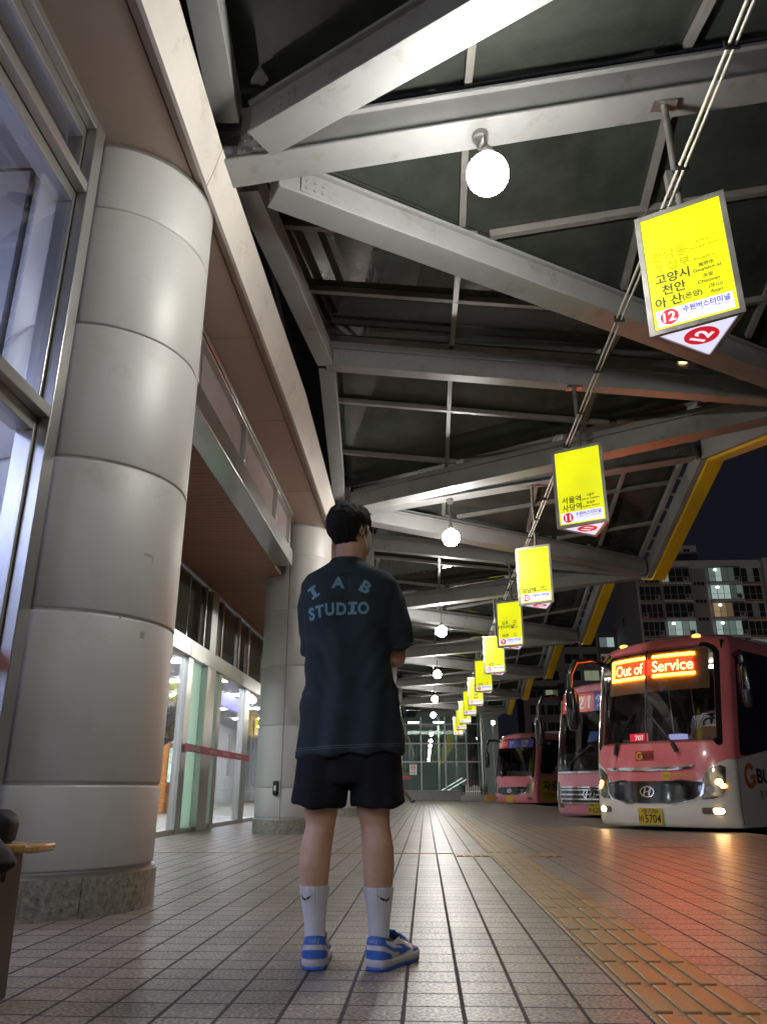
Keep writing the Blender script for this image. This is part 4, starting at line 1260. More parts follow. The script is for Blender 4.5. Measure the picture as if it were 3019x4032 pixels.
# ================================================================== FAR END OF THE PLATFORM
def build_far_end():
    Y = 50.6
    T = thing('glass_screen', 'tall steel framed glass screen closing the far end of the platform', 'glass screen', (1, Y, 0))
    W = dict(world=True)
    fr = MB()
    for x in (-2.6, -1.48, -.24, 1.27, 2.6, 3.55): fr.box(x - .05, x + .05, Y - .05, Y + .05, .5, 5.6)
    for z in (2.22, 3.32, 4.5): fr.box(-2.6, 3.6, Y - .04, Y + .04, z, z + .07)
    fr.box(-2.6, 3.6, Y - .06, Y + .06, .5, .58)
    fr.build('frame', pbr('screen_frame_paint', (.34, .35, .35), .45, .3), T, **W)
    xs = (-2.6, -1.48, -.24, 1.27, 2.6, 3.55)
    for a, b in zip(xs[:-1], xs[1:]): MB().box(a + .05, b - .05, Y - .006, Y + .006, .58, 5.6).build('pane', M['screen_glass'], T, **W)
    MB().box(-1.75, -.95, Y - .02, Y - .01, 1.22, 1.42).build('sticker', M['red_film'], T, **W)
    mb = MB(); mb.box(-.98, -.52, Y - .03, Y - .015, 1.5, 2.1)
    n = mb.build('notice', M['white'], T, **W)
    mb = MB(); mb.lathe([(.09, Y - .035), (.13, Y - .035)], 24, (-.75, 0, 1.92), axis='y'); mb.box(-.84, -.66, Y - .036, Y - .032, 1.91, 1.94)
    mb.box(-.9, -.6, Y - .036, Y - .032, 1.60, 1.63); mb.build('notice_print', M['redb'], T, **W)
    base = thing('low_wall', 'low pale granite wall under the far glass screen', 'wall', (1, Y - .4, 0))
    MB().box(-2.7, 2.2, Y - .6, Y - .07, 0, .50).build('wall', M['concrete'], base, bevel=.02, **W)
    MB().box(-2.72, 2.22, Y - .63, Y - .06, .503, .56).build('coping', M['concrete'], base, bevel=.02, **W)
    # hall seen through the screen
    H = thing('far_hall', 'dim lit stair hall seen through the far glass screen', 'hall', (1, 58, 0))
    MB().box(-4, 5.5, 60, 60.2, -.1, 6).build('back_wall', pbr('grey_green_wall', (.48, .52, .49), .7), H, **W)
    mb = MB()
    for i in range(18): mb.box(-3.2 + i * .28, -3.2 + i * .28 + .14, 59.7, 59.8, 2.0, 4.4)
    mb.build('blind_strips', pbr('pale_green_blind', (.52, .60, .55), .6), H, **W)
    MB().box(-4, 5.5, 51.2, 60, -.06, -.02).build('floor', M['concrete'], H, **W)
    MB().box(-4, 5.5, 51.0, 60, 5.7, 5.8).build('ceiling', M['wall'], H, **W)
    mb = MB(); mb.box(.9, 1.05, 57, 57.2, 0, 5.6); mb.box(2.1, 2.25, 56, 56.2, 0, 5.6); mb.box(-1.2, 3.4, 57.2, 57.3, 4.35, 4.6)
    mb.build('posts', M['steel'], H, **W)
    hl = emit('far_hall_tube', (.92, 1.0, .95), 70.0)
    mb = MB()
    for j in range(3):
        for q in range(2): mb.bar((1.1 + j * .5 + q * .25, 56, .55 + j * .28 - q * .1), (1.55 + j * .5 + q * .25, 56, .80 + j * .28 - q * .1), .07, .06)
    mb.build('stair_lights', emit('stair_strip', (.92, 1, .96), 1.6), H, **W)
    mb = MB()
    for x, y, z in ((-1.1, 54, 4.9), (.6, 54, 4.9), (2.2, 55, 4.9)): mb.box(x, x + .7, y, y + .1, z, z + .06)
    mb.build('ceiling_tubes', hl, H, **W)
    c = thing('concrete_pillar', 'stout round concrete pillar behind the right of the far glass screen', 'pillar', (3.0, 52.2, 0))
    mb = MB(); mb.lathe([(.42, 0), (.40, .1), (.38, 5.6)], 32); mb.build('shaft', M['concrete'], c); MB().lathe([(.5, 0), (.5, .3), (.44, .32)], 32).build('foot', M['concrete'], c)
    # planter with hedge and white pickets
    p = thing('planter', 'stone planter with dark shrubs at the right end of the far wall', 'planter', (3.0, 47.2, 0))
    MB().box(2.0, 3.6, 46.4, 47.8, 0, .30).build('box', M['concrete'], p, bevel=.02, **W)
    mb = MB(); rng = random.Random(5)
    for i in range(900):
        x, y = rng.uniform(2.05, 3.55), rng.uniform(46.7, 47.7); z = .3 + rng.random() ** .7 * (.55 + .25 * noise.noise(Vector((x * 2, y * 2, 0))))
        a = rng.uniform(0, 6.28); s = rng.uniform(.03, .07); t = rng.uniform(-.6, .9)
        u = Vector((cos(a), sin(a), t)).normalized() * s; v = Vector((-sin(a), cos(a), .3)) * s * .5; q = Vector((x, y, z))
        mb.add([q - u, q + v, q + u, q - v], [(0, 1, 2, 3)])
    mb.build('shrubs', pbr('dark_leaves', (.035, .075, .02), .5, 0, .4, 5), p, smooth=False, world=True, fix=False)
    pf = thing('picket_fence', 'little white picket fence in front of the dark shrubs', 'fence', (2.7, 46.5, .3))
    mb = MB(); rng = random.Random(2)
    for i in range(8):
        x = 2.28 + i * .105; mb.box(x, x + .042, 46.42, 46.44, .22, .82 + rng.uniform(-.06, .06))
    mb.build('pickets', M['white'], pf, **W)
    MB().box(2.25, 3.1, 46.445, 46.46, .5, .55).build('rail', M['white'], pf, **W)
    k = thing('kerb_block', 'ochre painted kerb block at the nose of the farthest bus', 'kerb block', (3.7, 45.2, 0))
    mb = MB(); mb.prism([(3.2, 44.8, 0), (4.4, 44.8, 0), (4.4, 44.8, .36), (3.3, 44.8, .36)], (0, .8, 0)); mb.build('block', pbr('ochre_kerb_paint', (.42, .22, .05), .6, 0, .2, 4), k, bevel=.02, **W)
    l = thing('pole_lamp', 'small bright lamp on a thin post beside the farthest bus', 'lamp', (3.75, 44.0, 0))
    mb = MB(); mb.tube([(0, 0, 0), (0, 0, 4.05), (0, -.1, 4.1)], .03, 10); mb.build('post', M['steel'], l)
    mb = MB(); mb.ball((0, -.16, 4.08), .10, 16, 10); mb.build('lamp_head', emit('pole_lamp_glow', (1, .95, .85), 70), l)
    g = thing('steel_post', 'tall bright steel post at the right edge of the far glass screen', 'post', (3.45, 49.0, 0))
    MB().tube([(0, 0, 0), (0, 0, 5.3)], .07, 14).build('shaft', M['steel'], g)
    # gantry with pipe beyond the coach
    g = thing('steel_gantry', 'grey steel post and cross pipe standing beyond the buses', 'gantry', (10.4, 60, -.2))
    mb = MB(); mb.box(-.25, .25, -.2, .2, 0, 8.4); mb.build('post', M['concrete'], g)
    MB().box(-6, -.26, -.10, .10, 7.95, 8.2).build('cross_pipe', M['beam'], g)

def seated_person():
    """waiting passenger on a bench far down the platform, mostly hidden behind the standing man"""
    b = thing('waiting_bench', 'dark waiting bench by the far glass screen, mostly behind the standing man', 'bench', (-1.5, 41, 0))
    mb = MB(); mb.box(-.9, .35, -.22, .22, .42, .46); mb.build('seat', M['black'], b, bevel=.01)
    mb = MB()
    for x in (-.8, .25): mb.box(x - .03, x + .03, -.2, .2, 0, .418)
    mb.build('legs', M['steel'], b)
    t = thing('person', 'seated person in olive trousers and dark top, legs stretched, far down the platform', 'person', (-1.42, 41, 0))
    mb = MB()
    mb.tube([(-.05, 0, .50), (-.06, .02, .7), (-.06, .03, .95), (-.05, .02, 1.02)], [.15, .15, .17, .08], 16, sx=.75)
    mb.tube([(-.05, .02, 1.0), (-.05, .02, 1.12)], .05, 12); mb.ball((-.03, .01, 1.2), (.085, .08, .11))
    for s in (-1, 1):
        y = s * .09
        mb.tube([(-.05, y, .53), (.10, y, .55), (.40, y * 1.2, .50)], [.09, .085, .062], 12); mb.tube([(.40, y * 1.2, .50), (.56, y * 1.3, .28), (.72, y * 1.4, .08)], [.062, .058, .042], 12)
        mb.tube([(.70, y * 1.4, .075), (.76, y * 1.45, .05), (.88, y * 1.5, .09)], [.042, .045, .03], 10)
        mb.tube([(-.06, s * .17, .95), (-.02, s * .24, .72), (.16, s * .18, .60)], [.055, .045, .035], 10)
        mb.ball((.19, s * .17, .60), (.05, .035, .03))
    me = fuse(mb, 'body', .014)
    body = link('body', me, pbr('seated_skin', (.42, .27, .2), .6), t)
    mb = MB()
    for s in (-1, 1):
        y = s * .09
        mb.tube([(-.12, y * .8, .53), (.10, y, .55), (.40, y * 1.2, .50)], [.12, .10, .078], 12); mb.tube([(.38, y * 1.2, .50), (.55, y * 1.3, .28), (.67, y * 1.38, .13)], [.078, .072, .07], 12)
    link('trousers', fuse(mb, 'trousers', .014), pbr('olive_cloth', (.13, .13, .05), .8), t)
    mb = MB(); mb.tube([(-.06, 0, .50), (-.07, .02, .7), (-.07, .03, .95), (-.06, .02, 1.03)], [.175, .175, .19, .08], 16, sx=.8)
    for s in (-1, 1): mb.tube([(-.07, s * .14, .96), (-.03, s * .25, .74), (.10, s * .22, .63)], [.085, .07, .055], 10)
    link('jacket', fuse(mb, 'jacket', .014), pbr('dark_cloth', (.02, .02, .022), .8), t)
    mb = MB()
    for s in (-1, 1): mb.tube([(.66, s * .126, .06), (.76, s * .131, .05), (.90, s * .135, .11)], [.05, .052, .035], 10)
    link('shoes', mb.mesh('shoes'), M['black'], t)
    mb = MB(); mb.ball((-.045, .005, 1.235), (.095, .09, .10)); link('hair', mb.mesh('hair'), M['black'], t)

# ================================================================== APARTMENT BLOCKS
def build_apartments():
    conc = pbr('apartment_render', (.52, .51, .53), .8, 0, .10, .25, dirt=(.25, .23, .22, .4), dscale=.2)
    brown = pbr('apartment_brown_render', (.27, .25, .25), .8, 0, .10, .3)
    orange = pbr('apartment_orange_band', (.34, .14, .05), .8, 0, .1, .3)
    wfr = pbr('window_frame_pale', (.40, .40, .40), .6)
    dglass = pbr('apartment_dark_glass', (.03, .034, .04), .12, 0, .3, .5)
    lits = [[emit('room_light_' + nm, c, k * e, .3) for k in (.85, .5, .26, .10)] for nm, c, e in (('cool', (.70, .92, .86), .46), ('warm', (1.0, .70, .38), .30), ('white', (.86, 1.0, .62), .36), ('dim', (.55, .68, .60), .07))]
    rl = random.Random(4)
    bulb = emit('ceiling_bulb', (1, 1, .85), 6.0)
    Y = 130.0
    T = thing('apartment_building', 'tall pale apartment block with lit balcony windows behind the nearest bus', 'building', (46, Y, -.2))
    W = dict(world=True)
    Z1 = 37.7; PIT = 3.05
    mb = MB()
    mb.prism([(36.6, Y, -.2), (57.6, Y, -.2), (57.6, Y + 11, -.2), (34.6, Y + 11, -.2)], (0, 0, Z1 + .2))
    mb.build('wall', conc, T, **W)
    MB().box(57.62, 75, Y - 1.6, Y + 11, -.2, Z1).build('wing', conc, T, **W)
    mb = MB(); mb.box(36.4, 75, Y - .35, Y + .0, Z1 - 1.3, Z1 + .05); mb.build('parapet', conc, T, bevel=.05, **W)
    h = MB(); h.box(44.8, 48.2, Y + 2, Y + 6, Z1, Z1 + 3.5); hut = h.build('roof_hut', conc, T, bevel=.05, **W)
    h = MB(); h.box(45.9, 46.4, Y + 1.96, Y + 1.99, Z1 + 2.3, Z1 + 2.8); h.box(46.5, 47.0, Y + 1.96, Y + 1.99, Z1 + 2.3, Z1 + 2.8); h.build('hut_window', dglass, hut, **W)
    MB().box(45.75, 48.3, Y - .12, Y - .005, -.2, Z1 - 1.32).build('stair_bay', brown, T, **W)
    mb = MB()
    put_text(mb, '111', lambda u, v: Vector((35.6 - .18 * 5 * .0 + u * .18, Y + 5.5 - u * .98, 28.5 + v)), 0, 0, 1.9, .05)
    mb.build('block_number', M['blackprint'], T, smooth=False, fix=False, **W)
    lit = {(0, 1): 2, (0, 2): 0, (0, 3): 3, (1, 2): 0, (1, 3): None, (2, 2): 1, (2, 3): 3, (3, 1): 0, (3, 2): 0, (0, 0): None, (4, 3): 0, (5, 1): 1, (6, 2): 0, (8, 0): 0, (9, 3): 1}
    for f in range(11):
        zc = 35.15 - f * PIT
        sl = MB()
        for a, b, out in ((36.9, 40.5, .25), (40.7, 45.6, .7), (48.6, 54.1, .7), (54.2, 57.5, .1)):
            sl.box(a, b, Y - out, Y - .01, zc - 1.62, zc - 1.30)
        sl.build('balcony_slab', conc if f % 1 == 0 else orange, T, bevel=.04, **W)
        ob = MB(); ob.box(36.95, 40.45, Y - .27, Y - .251, zc - 1.60, zc - 1.33); ob.box(54.25, 57.45, Y - .13, Y - .101, zc - 1.60, zc - 1.33); ob.build('painted_band', orange, T, **W)
        for j, (a, b, out, n) in enumerate(((36.9, 40.5, .2, 4), (40.8, 45.5, .62, 4), (48.7, 54.0, .62, 5), (54.3, 57.4, .05, 3))):
            fr = MB(); z0, z1 = zc - 1.28, zc + 1.25
            fr.box(a, b, Y - out, Y - out + .1, z1 - .08, z1); fr.box(a, b, Y - out, Y - out + .1, z0, z0 + .08)
            for i in range(n + 1):
                x = a + (b - a) * i / n; fr.box(x - .04, x + .04, Y - out - .005, Y - out + .105, z0 + .01, z1 - .01)
            fr.box(a, b, Y - out - .03, Y - out - .01, z0 + .95, z0 + 1.0)
            w = fr.build('window', wfr, T, smooth=False, **W)
            q = lit.get((f, j), None)
            for i in range(n):
                x0, x1 = a + (b - a) * i / n + .045, a + (b - a) * (i + 1) / n - .045
                on = q is not None and (q != 3 or i == 1) and (j != 1 or f != 0 or i == 0) and not (j == 2 and i == 4 and f != 1) and not (q == 1 and i > 2)
                MB().box(x0, x1, Y - out + .04, Y - out + .06, z0 + .09, z1 - .09).build('pane', (rl.choice(lits[q]) if on else dglass), w, smooth=False, **W) if f < 5 else None
            if f >= 5: MB().box(a + .05, b - .05, Y - out + .04, Y - out + .06, z0 + .09, z1 - .09).build('pane', lits[q][1] if q is not None else dglass, w, smooth=False, **W)
            if q is not None and q != 3:
                mb = MB(); mb.ball((a + (b - a) * .22, Y - out - .0, z1 - .45), (.28, .06, .2), 12, 8); mb.build('ceiling_light', bulb, w, **W)
            if j in (0, 1, 2) and f < 5:
                x = b - .75 if j != 0 or f % 2 else a + .6
                ac = MB(); ac.box(x - .42, x + .42, Y - out - .34, Y - out - .04, z0 + .1, z0 + .85); o = ac.build('air_conditioner', wfr, T, bevel=.03, **W)
                ac = MB(); ac.lathe([(.08, Y - out - .36), (.27, Y - out - .36), (.29, Y - out - .345)], 20, (x - .08, 0, z0 + .48), axis='y'); ac.build('fan', M['black'], o, **W)
        mb = MB()
        for i in range(3): mb.box(46.15 + i * .62, 46.65 + i * .62, Y - .14, Y - .121, zc - 1.75, zc - 1.2)
        mb.build('stair_window', dglass, T, smooth=False, **W)
    # second, darker block further left
    T2 = thing('apartment_building', 'darker lower apartment block with three lit windows, left of the pale block', 'building', (29, 140, -.2))
    MB().box(17.5, 35.2, 140, 150, -.2, 27.5).build('wall', brown, T2, **W)
    for f in range(7):
        zc = 25.6 - f * 2.95
        for j, a in enumerate((18.5, 21.4, 25.2, 28.4, 31.6)):
            fr = MB(); fr.box(a, a + 2.7, 139.86, 139.99, zc - .9, zc + .95)
            w = fr.build('window', wfr, T2, smooth=False, **W)
            on = (f, j) in ((0, 4), (1, 4), (2, 3), (3, 1))
            for i in range(2):
                MB().box(a + .08 + i * 1.3, a + 1.32 + i * 1.3, 139.82, 139.855, zc - .82, zc + .87).build('pane', rl.choice(lits[2 if f else 0]) if on else dglass, w, smooth=False, **W)
    # unseen lamps added between the buses and the blocks to brighten the facades
    for i, (x, y, lab) in enumerate(((20, 92, 'unseen lamp added to brighten the blocks, beyond the buses, nearer the darker block'), (52, 98, 'unseen lamp added to brighten the blocks, in the street behind the nearest bus'))):
        s = thing('unseen_fill_lamp', lab, 'fill lamp', (x, y, -.2), group='unseen added lamps beyond the terminal')
        MB().tube([(0, 0, 0), (0, 0, 7.6), (.2, .3, 8.0), (.6, 1.0, 8.1)], [.09, .06, .05, .04], 12).build('pole', M['concrete'], s)
        MB().ball((.7, 1.15, 8.06), (.3, .3, .1), 16, 8).build('lamp_head', emit('unseen_fill_glow', (1, .88, .78), 1700), s)

# ================================================================== THINGS INSIDE THE HALL
def build_hall_things():
    a = thing('escalator_panel', 'black slanted advert panel with white lettering behind the glass doors', 'advert panel', (-5.2, 16.2, 1.2))
    pts = [(-5.2, 14.6, 1.15), (-5.2, 17.6, 1.85), (-5.2, 17.6, 2.85), (-5.2, 14.6, 1.98)]
    MB().prism(pts, (-.05, 0, 0)).build('board', M['black'], a, world=True)
    mb = MB(); sl = .30
    for s, u, v, w in (('그린 커피숍', 16.1, 2.22, 1.35), ('약국플러스 안', 16.1, 1.98, 1.45), ('분식 기사식', 16.1, 1.73, 1.3)):
        put_text(mb, s, lambda q, r: Vector((-5.19, u + q, v + r + q * sl)), 0, 0, .2, .02, fit=w)
    mb.box(-5.19, -5.185, 14.8, 15.0, 1.5, 1.52)
    mb.build('lettering', M['white'], a, smooth=False, world=True, fix=False)
    MB().prism([(-5.19, 15.2, 1.50), (-5.19, 17.0, 1.95), (-5.19, 17.0, 1.99), (-5.19, 15.2, 1.54)], (.01, 0, 0)).build('stripe', M['yel_print'], a, world=True)
    y = thing('hanging_sign', 'yellow hanging sign with brown letters beside the second column', 'sign', (-4.35, 19.8, 2.2))
    MB().box(-.02, .02, -.75, .75, -.34, .26).build('board', emit('lit_ochre_sign', (.80, .46, .06), .75, .5), y)
    mb = MB(); f = lambda u, v: Vector((.025, u, v))
    put_text(mb, 'T', f, -.45, -.12, .36, .03); put_text(mb, '구', f, -.25, .14, .22, .02); put_text(mb, "역", f, .2, -.1, .36, .02)
    mb.build('lettering', pbr('brown_print', (.22, .05, .02), .6), y, smooth=False, fix=False)
    mb = MB(); mb.tube([(0, -.5, .26), (0, -.5, 1.7)], .012, 6); mb.tube([(0, .5, .26), (0, .5, 1.7)], .012, 6); mb.build('hanger', M['steel'], y)
    v = thing('light_box', 'violet lit shop fascia inside the hall above the yellow sign', 'light box', (-6.0, 24.0, 3.1))
    MB().box(-.08, .08, -3.4, 2.2, -.16, .22).build('case', emit('violet_fascia', (.40, .34, .95), 1.6), v)
    k = thing('ticket_kiosk', 'pale waist high ticket counter inside the glass doors', 'kiosk', (-6.5, 13.0, 0))
    mb = MB(); mb.box(-.6, .6, -1.6, 1.6, 0, 1.0); mb.build('counter', M['wall'], k, bevel=.03)
    MB().box(-.66, .66, -1.66, 1.66, 1.003, 1.05).build('top', M['steel'], k, bevel=.01)
    d = thing('vending_machine', 'lit vending machine against the hall wall behind the doors', 'vending machine', (-7.5, 22.5, 0))
    MB().box(-.4, .4, -.5, .5, 0, 1.85).build('case', pbr('machine_orange', (.5, .2, .05), .4), d, bevel=.03)
    MB().box(.401, .42, -.42, .42, .8, 1.7).build('display', emit('machine_display', (.75, .95, .8), 1.4, .4, .6, 7), d)



# ================================================================== FIGURES
def fuse(mb, name, voxel, smooth=6, factor=.5):
    """melt overlapping closed shapes into one continuous surface"""
    me = mb.mesh(name, False)
    o = bpy.data.objects.new(name, me); C.objects.link(o)
    r = o.modifiers.new('remesh', 'REMESH'); r.mode = 'VOXEL'; r.voxel_size = voxel
    s = o.modifiers.new('smooth', 'SMOOTH'); s.factor = factor; s.iterations = smooth
    bpy.context.view_layer.update()
    out = bpy.data.meshes.new_from_object(o.evaluated_get(bpy.context.evaluated_depsgraph_get()))
    bpy.data.objects.remove(o); bpy.data.meshes.remove(me)
    out.name = name
    out.polygons.foreach_set('use_smooth', [True] * len(out.polygons))
    return out
def capsule(mb, pts, rs, n=16, sx=1.0):
    """limb with rounded ends"""
    pts = [Vector(p) for p in pts]
    d0 = (pts[0] - pts[1]).normalized(); d1 = (pts[-1] - pts[-2]).normalized()
    P = [pts[0] + d0 * rs[0] * .8, pts[0] + d0 * rs[0] * .5] + pts + [pts[-1] + d1 * rs[-1] * .5, pts[-1] + d1 * rs[-1] * .8]
    R = [rs[0] * .3, rs[0] * .8] + list(rs) + [rs[-1] * .8, rs[-1] * .3]
    mb.tube(P, R, n, sx=sx)
def oval(cx, cy, z, hw, hd, n=40, p=2.3, tilt=0.0):
    out = []
    for i in range(n):
        t = 2 * pi * i / n
        c, s = cos(t), sin(t)
        x = math.copysign(abs(c) ** (2 / p), c) * hw; y = math.copysign(abs(s) ** (2 / p), s) * hd
        out.append(Vector((cx + x, cy + y, z + tilt * x)))
    return out
MX, MY = -.30, 3.12                         # where the man stands
def build_man():
    T = thing('person', 'man standing with his back turned in dark lettered T-shirt, black shorts, white socks, blue sneakers', 'person', (MX, MY, 0))
    W = dict(world=True)
    # skin: warm with reddish mottling
    skin = pbr('skin', (.62, .375, .235), .5, 0, .14, 9, .08, 300)
    mb = MB()
    # torso, neck, head
    mb.loft([oval(-.298, 3.13, z, hw, hd) for z, hw, hd in ((.80, .13, .09), (.86, .16, .10), (1.0, .15, .095), (1.15, .155, .10), (1.30, .165, .105), (1.40, .15, .09), (1.46, .085, .065))])
    capsule(mb, [(-.31, 3.115, 1.42), (-.309, 3.12, 1.50), (-.305, 3.13, 1.58)], [.066, .058, .060])
    F = Vector((sin(radians(37)), cos(radians(37)), 0)); S = Vector((F.y, -F.x, 0))         # facing, and his right side
    hc = Vector((-.307, 3.135, 1.655))
    rot = Matrix((S, F, UP)).transposed()
    mb.ball(hc, (.072, .094, .105), 28, 18, rot=rot)
    mb.ball(hc + F * .034 - UP * .066, (.060, .066, .080), 24, 14, rot=rot)                 # jaw
    mb.ball(hc + F * .064 - UP * .120, (.030, .030, .028), 16, 10, rot=rot)                 # chin
    mb.ball(hc + F * .094 - UP * .022, (.013, .020, .026), 12, 8, rot=rot)                  # nose
    mb.ball(hc + F * .080 + UP * .022, (.045, .014, .012), 14, 8, rot=rot)                  # brow
    for s in (-1, 1):
        e = hc + S * (s * .074) - F * .004 - UP * .015
        mb.ball(e, (.010, .018, .031), 12, 10, rot=rot @ Matrix.Rotation(s * -.35, 3, 'Z')); mb.ball(e - UP * .022 + F * .003, (.008, .011, .013), 10, 8, rot=rot)
    # arms: elbows at the sides, forearms folded forward
    R_el = Vector((-.112, 3.20, 1.105)); L_el = Vector((-.455, 3.27, 1.10))
    R_w = Vector((-.215, 3.42, 1.165)); L_w = Vector((-.365, 3.44, 1.17))
    capsule(mb, [(-.150, 3.13, 1.375), (-.125, 3.165, 1.24), R_el], [.060, .049, .041]); capsule(mb, [R_el, lerp(R_el, R_w, .35), R_w], [.041, .040, .026])
    capsule(mb, [(-.455, 3.13, 1.375), (-.462, 3.20, 1.24), L_el], [.060, .049, .041]); capsule(mb, [L_el, lerp(L_el, L_w, .35), L_w], [.041, .040, .026])
    # legs
    for pts in ([((-.385, 3.12, .86), .095), ((-.392, 3.115, .66), .080), ((-.397, 3.11, .51), .0625), ((-.399, 3.112, .46), .055), ((-.410, 3.092, .385), .0585), ((-.414, 3.09, .33), .0575), ((-.413, 3.098, .26), .050), ((-.409, 3.098, .17), .034), ((-.405, 3.092, .09), .029)],
                [((-.215, 3.12, .86), .095), ((-.205, 3.115, .66), .080), ((-.196, 3.11, .51), .0610), ((-.190, 3.112, .46), .054), ((-.180, 3.092, .385), .0595), ((-.177, 3.09, .33), .0585), ((-.178, 3.098, .26), .051), ((-.177, 3.098, .17), .034), ((-.176, 3.092, .09), .029)]):
        capsule(mb, [p for p, r in pts], [r for p, r in pts], 20)
    for c, yaw in (((-.404, 3.095, .0), 5), ((-.178, 3.095, .0), -27)):
        a = radians(yaw); fw = Vector((-sin(a), cos(a), 0)); c = Vector(c)
        capsule(mb, [c + UP * .06 - fw * .04, c + UP * .07, c + UP * .055 + fw * .08, c + UP * .04 + fw * .15], [.026, .029, .028, .022], 14)
    # hands: palms with four bent fingers and a thumb each, closed round a phone
    for wr, sgn in ((R_w, 1), (L_w, -1)):
        inw = Vector((-.42 * sgn, .80, .42)).normalized(); side = Vector((sgn * .80, .50, -.1)).normalized(); nrm = inw.cross(side).normalized() * sgn
        pc = wr + inw * .050
        mb.ball(pc, (.037, .047, .016), 18, 12, rot=Matrix((side, inw, nrm)).transposed())
        for j, (off, ln) in enumerate(((-.028, .066), (-.010, .075), (.009, .070), (.026, .054))):
            b0 = pc + side * off + inw * .036
            k1 = b0 + inw * ln * .45 + nrm * .006; k2 = k1 + (inw * .6 + nrm * .8).normalized() * ln * .33; k3 = k2 + (nrm - inw * .25).normalized() * ln * .26
            capsule(mb, [b0, k1, k2, k3], [.0088, .0084, .0078, .0068], 9)
        t0 = pc - side * .03 - inw * .018; t1 = t0 - side * .024 + inw * .026 + nrm * .010; t2 = t1 + inw * .026 + nrm * .014
        capsule(mb, [t0, t1, t2], [.012, .0098, .008], 9)
    me = fuse(mb, 'body', .0055, 5)
    link('body', me, skin, T, world=True)
    ph = MB().box(-.036, .036, -.004, .004, -.075, .075).build('phone', M['gloss_black'], None, bevel=.004)
    tag(ph, 'dark phone held in both hands by the standing man', 'phone'); ph.location = (-.290, 3.535, 1.235); ph.rotation_euler = (radians(-35), 0, 0)
    # eyes
    for s in (-1, 1):
        e = hc + S * (s * .031) + F * .078 + UP * .004
        mb = MB(); mb.ball(e, (.011, .008, .007), 12, 8, rot=rot); ey = mb.build('eye', M['white'], T, world=True)
        mb = MB(); mb.ball(e + F * .006, (.005, .004, .005), 10, 6, rot=rot); mb.build('iris', M['black'], ey, **W)
    # face mask with ear loops
    mk = pbr('pale_face_mask', (.60, .58, .56), .7, 0, .04, 20)
    mb = MB()
    def mpt(u, v):
        a = (u - .5) * 2.5
        z = -.105 + v * .092
        r = .082 + .020 * cos(a) * (1 - abs(v - .45) * .9) - .012 * (v < .15)
        k = .066 + .010 * v
        return hc + S * (sin(a) * k) + F * (.012 + cos(a) * (r + .004)) + UP * z
    mb.quadgrid(mpt, 18, 8)
    mb.build('mask', mk, T, fix=False, **W)
    lp = MB()
    for s in (-1, 1):
        e = hc + S * (s * .084) - F * .012
        q = hc + S * (s * .070) + F * .040
        lp.tube([q - UP * .015, e + UP * .012 + F * .01, e - F * .012, e - UP * .03 + F * .002, q - UP * .092], .0016, 6)
    lp.build('ear_loop', M['white'], T, **W)
    # hair: thick cap with tapered nape and rough tufts
    hb = bmesh.new()
    hair_c = hc + Vector((0, -.006, .013))
    b = MB(); b.ball(hair_c, (.091, .112, .100), 110, 72, rot=rot)
    hm = b.mesh('hair', False)
    keep = []
    for v in hm.vertices:
        d = v.co - hair_c; n = d.normalized()
        loc = Vector((d.dot(S), d.dot(F), d.z))
        t = Vector((loc.x * 14, loc.y * 14, loc.z * 5))
        strand = noise.noise(Vector((loc.x * 95, loc.y * 95, loc.z * 9))) * .0035 + noise.noise(t * 1.1 + Vector((3, 1, 2))) * .005 + noise.noise(Vector((loc.x * 45, loc.y * 45, loc.z * 14))) * .004
        kz = 1.0
        if loc.z < -.025: kz = max(.0, 1 - (-.025 - loc.z) / .095)
        grow = strand * (0.45 + .55 * kz) + .002
        if loc.z > .05: grow += .003 * (.5 + noise.noise(t * 2))
        v.co += n * grow
        if loc.z < -.01: v.co.z += (loc.z + .01) * .24
        if loc.z < 0: v.co -= Vector((n.x, n.y, 0)) * (.020 * (1 - kz))
    hb.from_mesh(hm)
    def hl(f):
        d = f.calc_center_median() - hair_c; x, y, z = d.dot(S), d.dot(F), d.z
        lim = -.124 if y < -.03 else (-.124 + (y + .03) * 1.25 if y < .03 else -.050 + (y - .03) * 2.2)
        if abs(x) > .060 and -.03 < y < .035: lim = max(lim, -.022)
        if y > .045: lim = max(lim, .050)
        return z < lim + noise.noise(Vector((x * 70, y * 70, 1))) * .006
    bmesh.ops.delete(hb, geom=[f for f in hb.faces if hl(f)], context='FACES')
    hb.to_mesh(hm); hb.free()
    hm.polygons.foreach_set('use_smooth', [True] * len(hm.polygons))
    hairm = pbr('black_hair', (.008, .007, .0065), .75, 0, .4, 60, .5, 220, .12, spec=.25, streak=(1, 1, .12))
    link('hair', hm, hairm, T, world=True)
    # loose strands that break the outline
    mb = MB(); rng = random.Random(11)
    for i in range(520):
        a = rng.uniform(0, 2 * pi); el = rng.uniform(-.55, 1.1)
        n = S * (cos(a) * cos(el)) + F * (sin(a) * cos(el)) + UP * sin(el)
        if n.dot(F) > .30 and n.z < .60: continue
        p = hair_c + S * (n.dot(S) * .091) + F * (n.dot(F) * .112) + UP * (n.z * .100)
        if n.z < -.2: p -= Vector((n.x, n.y, 0)) * .012
        dn = (Vector((rng.uniform(-.5, .5), rng.uniform(-.5, .5), -.5 if el < .8 else .1)) + F * (.5 if el > .7 else 0)); dn = (dn - n * dn.dot(n)).normalized()
        w = n.cross(dn).normalized() * rng.uniform(.0016, .003); l = rng.uniform(.018, .042)
        q0 = p - n * .002; q1 = p + n * rng.uniform(.003, .006) + dn * l * .5; q2 = p + n * rng.uniform(.0, .006) + dn * l
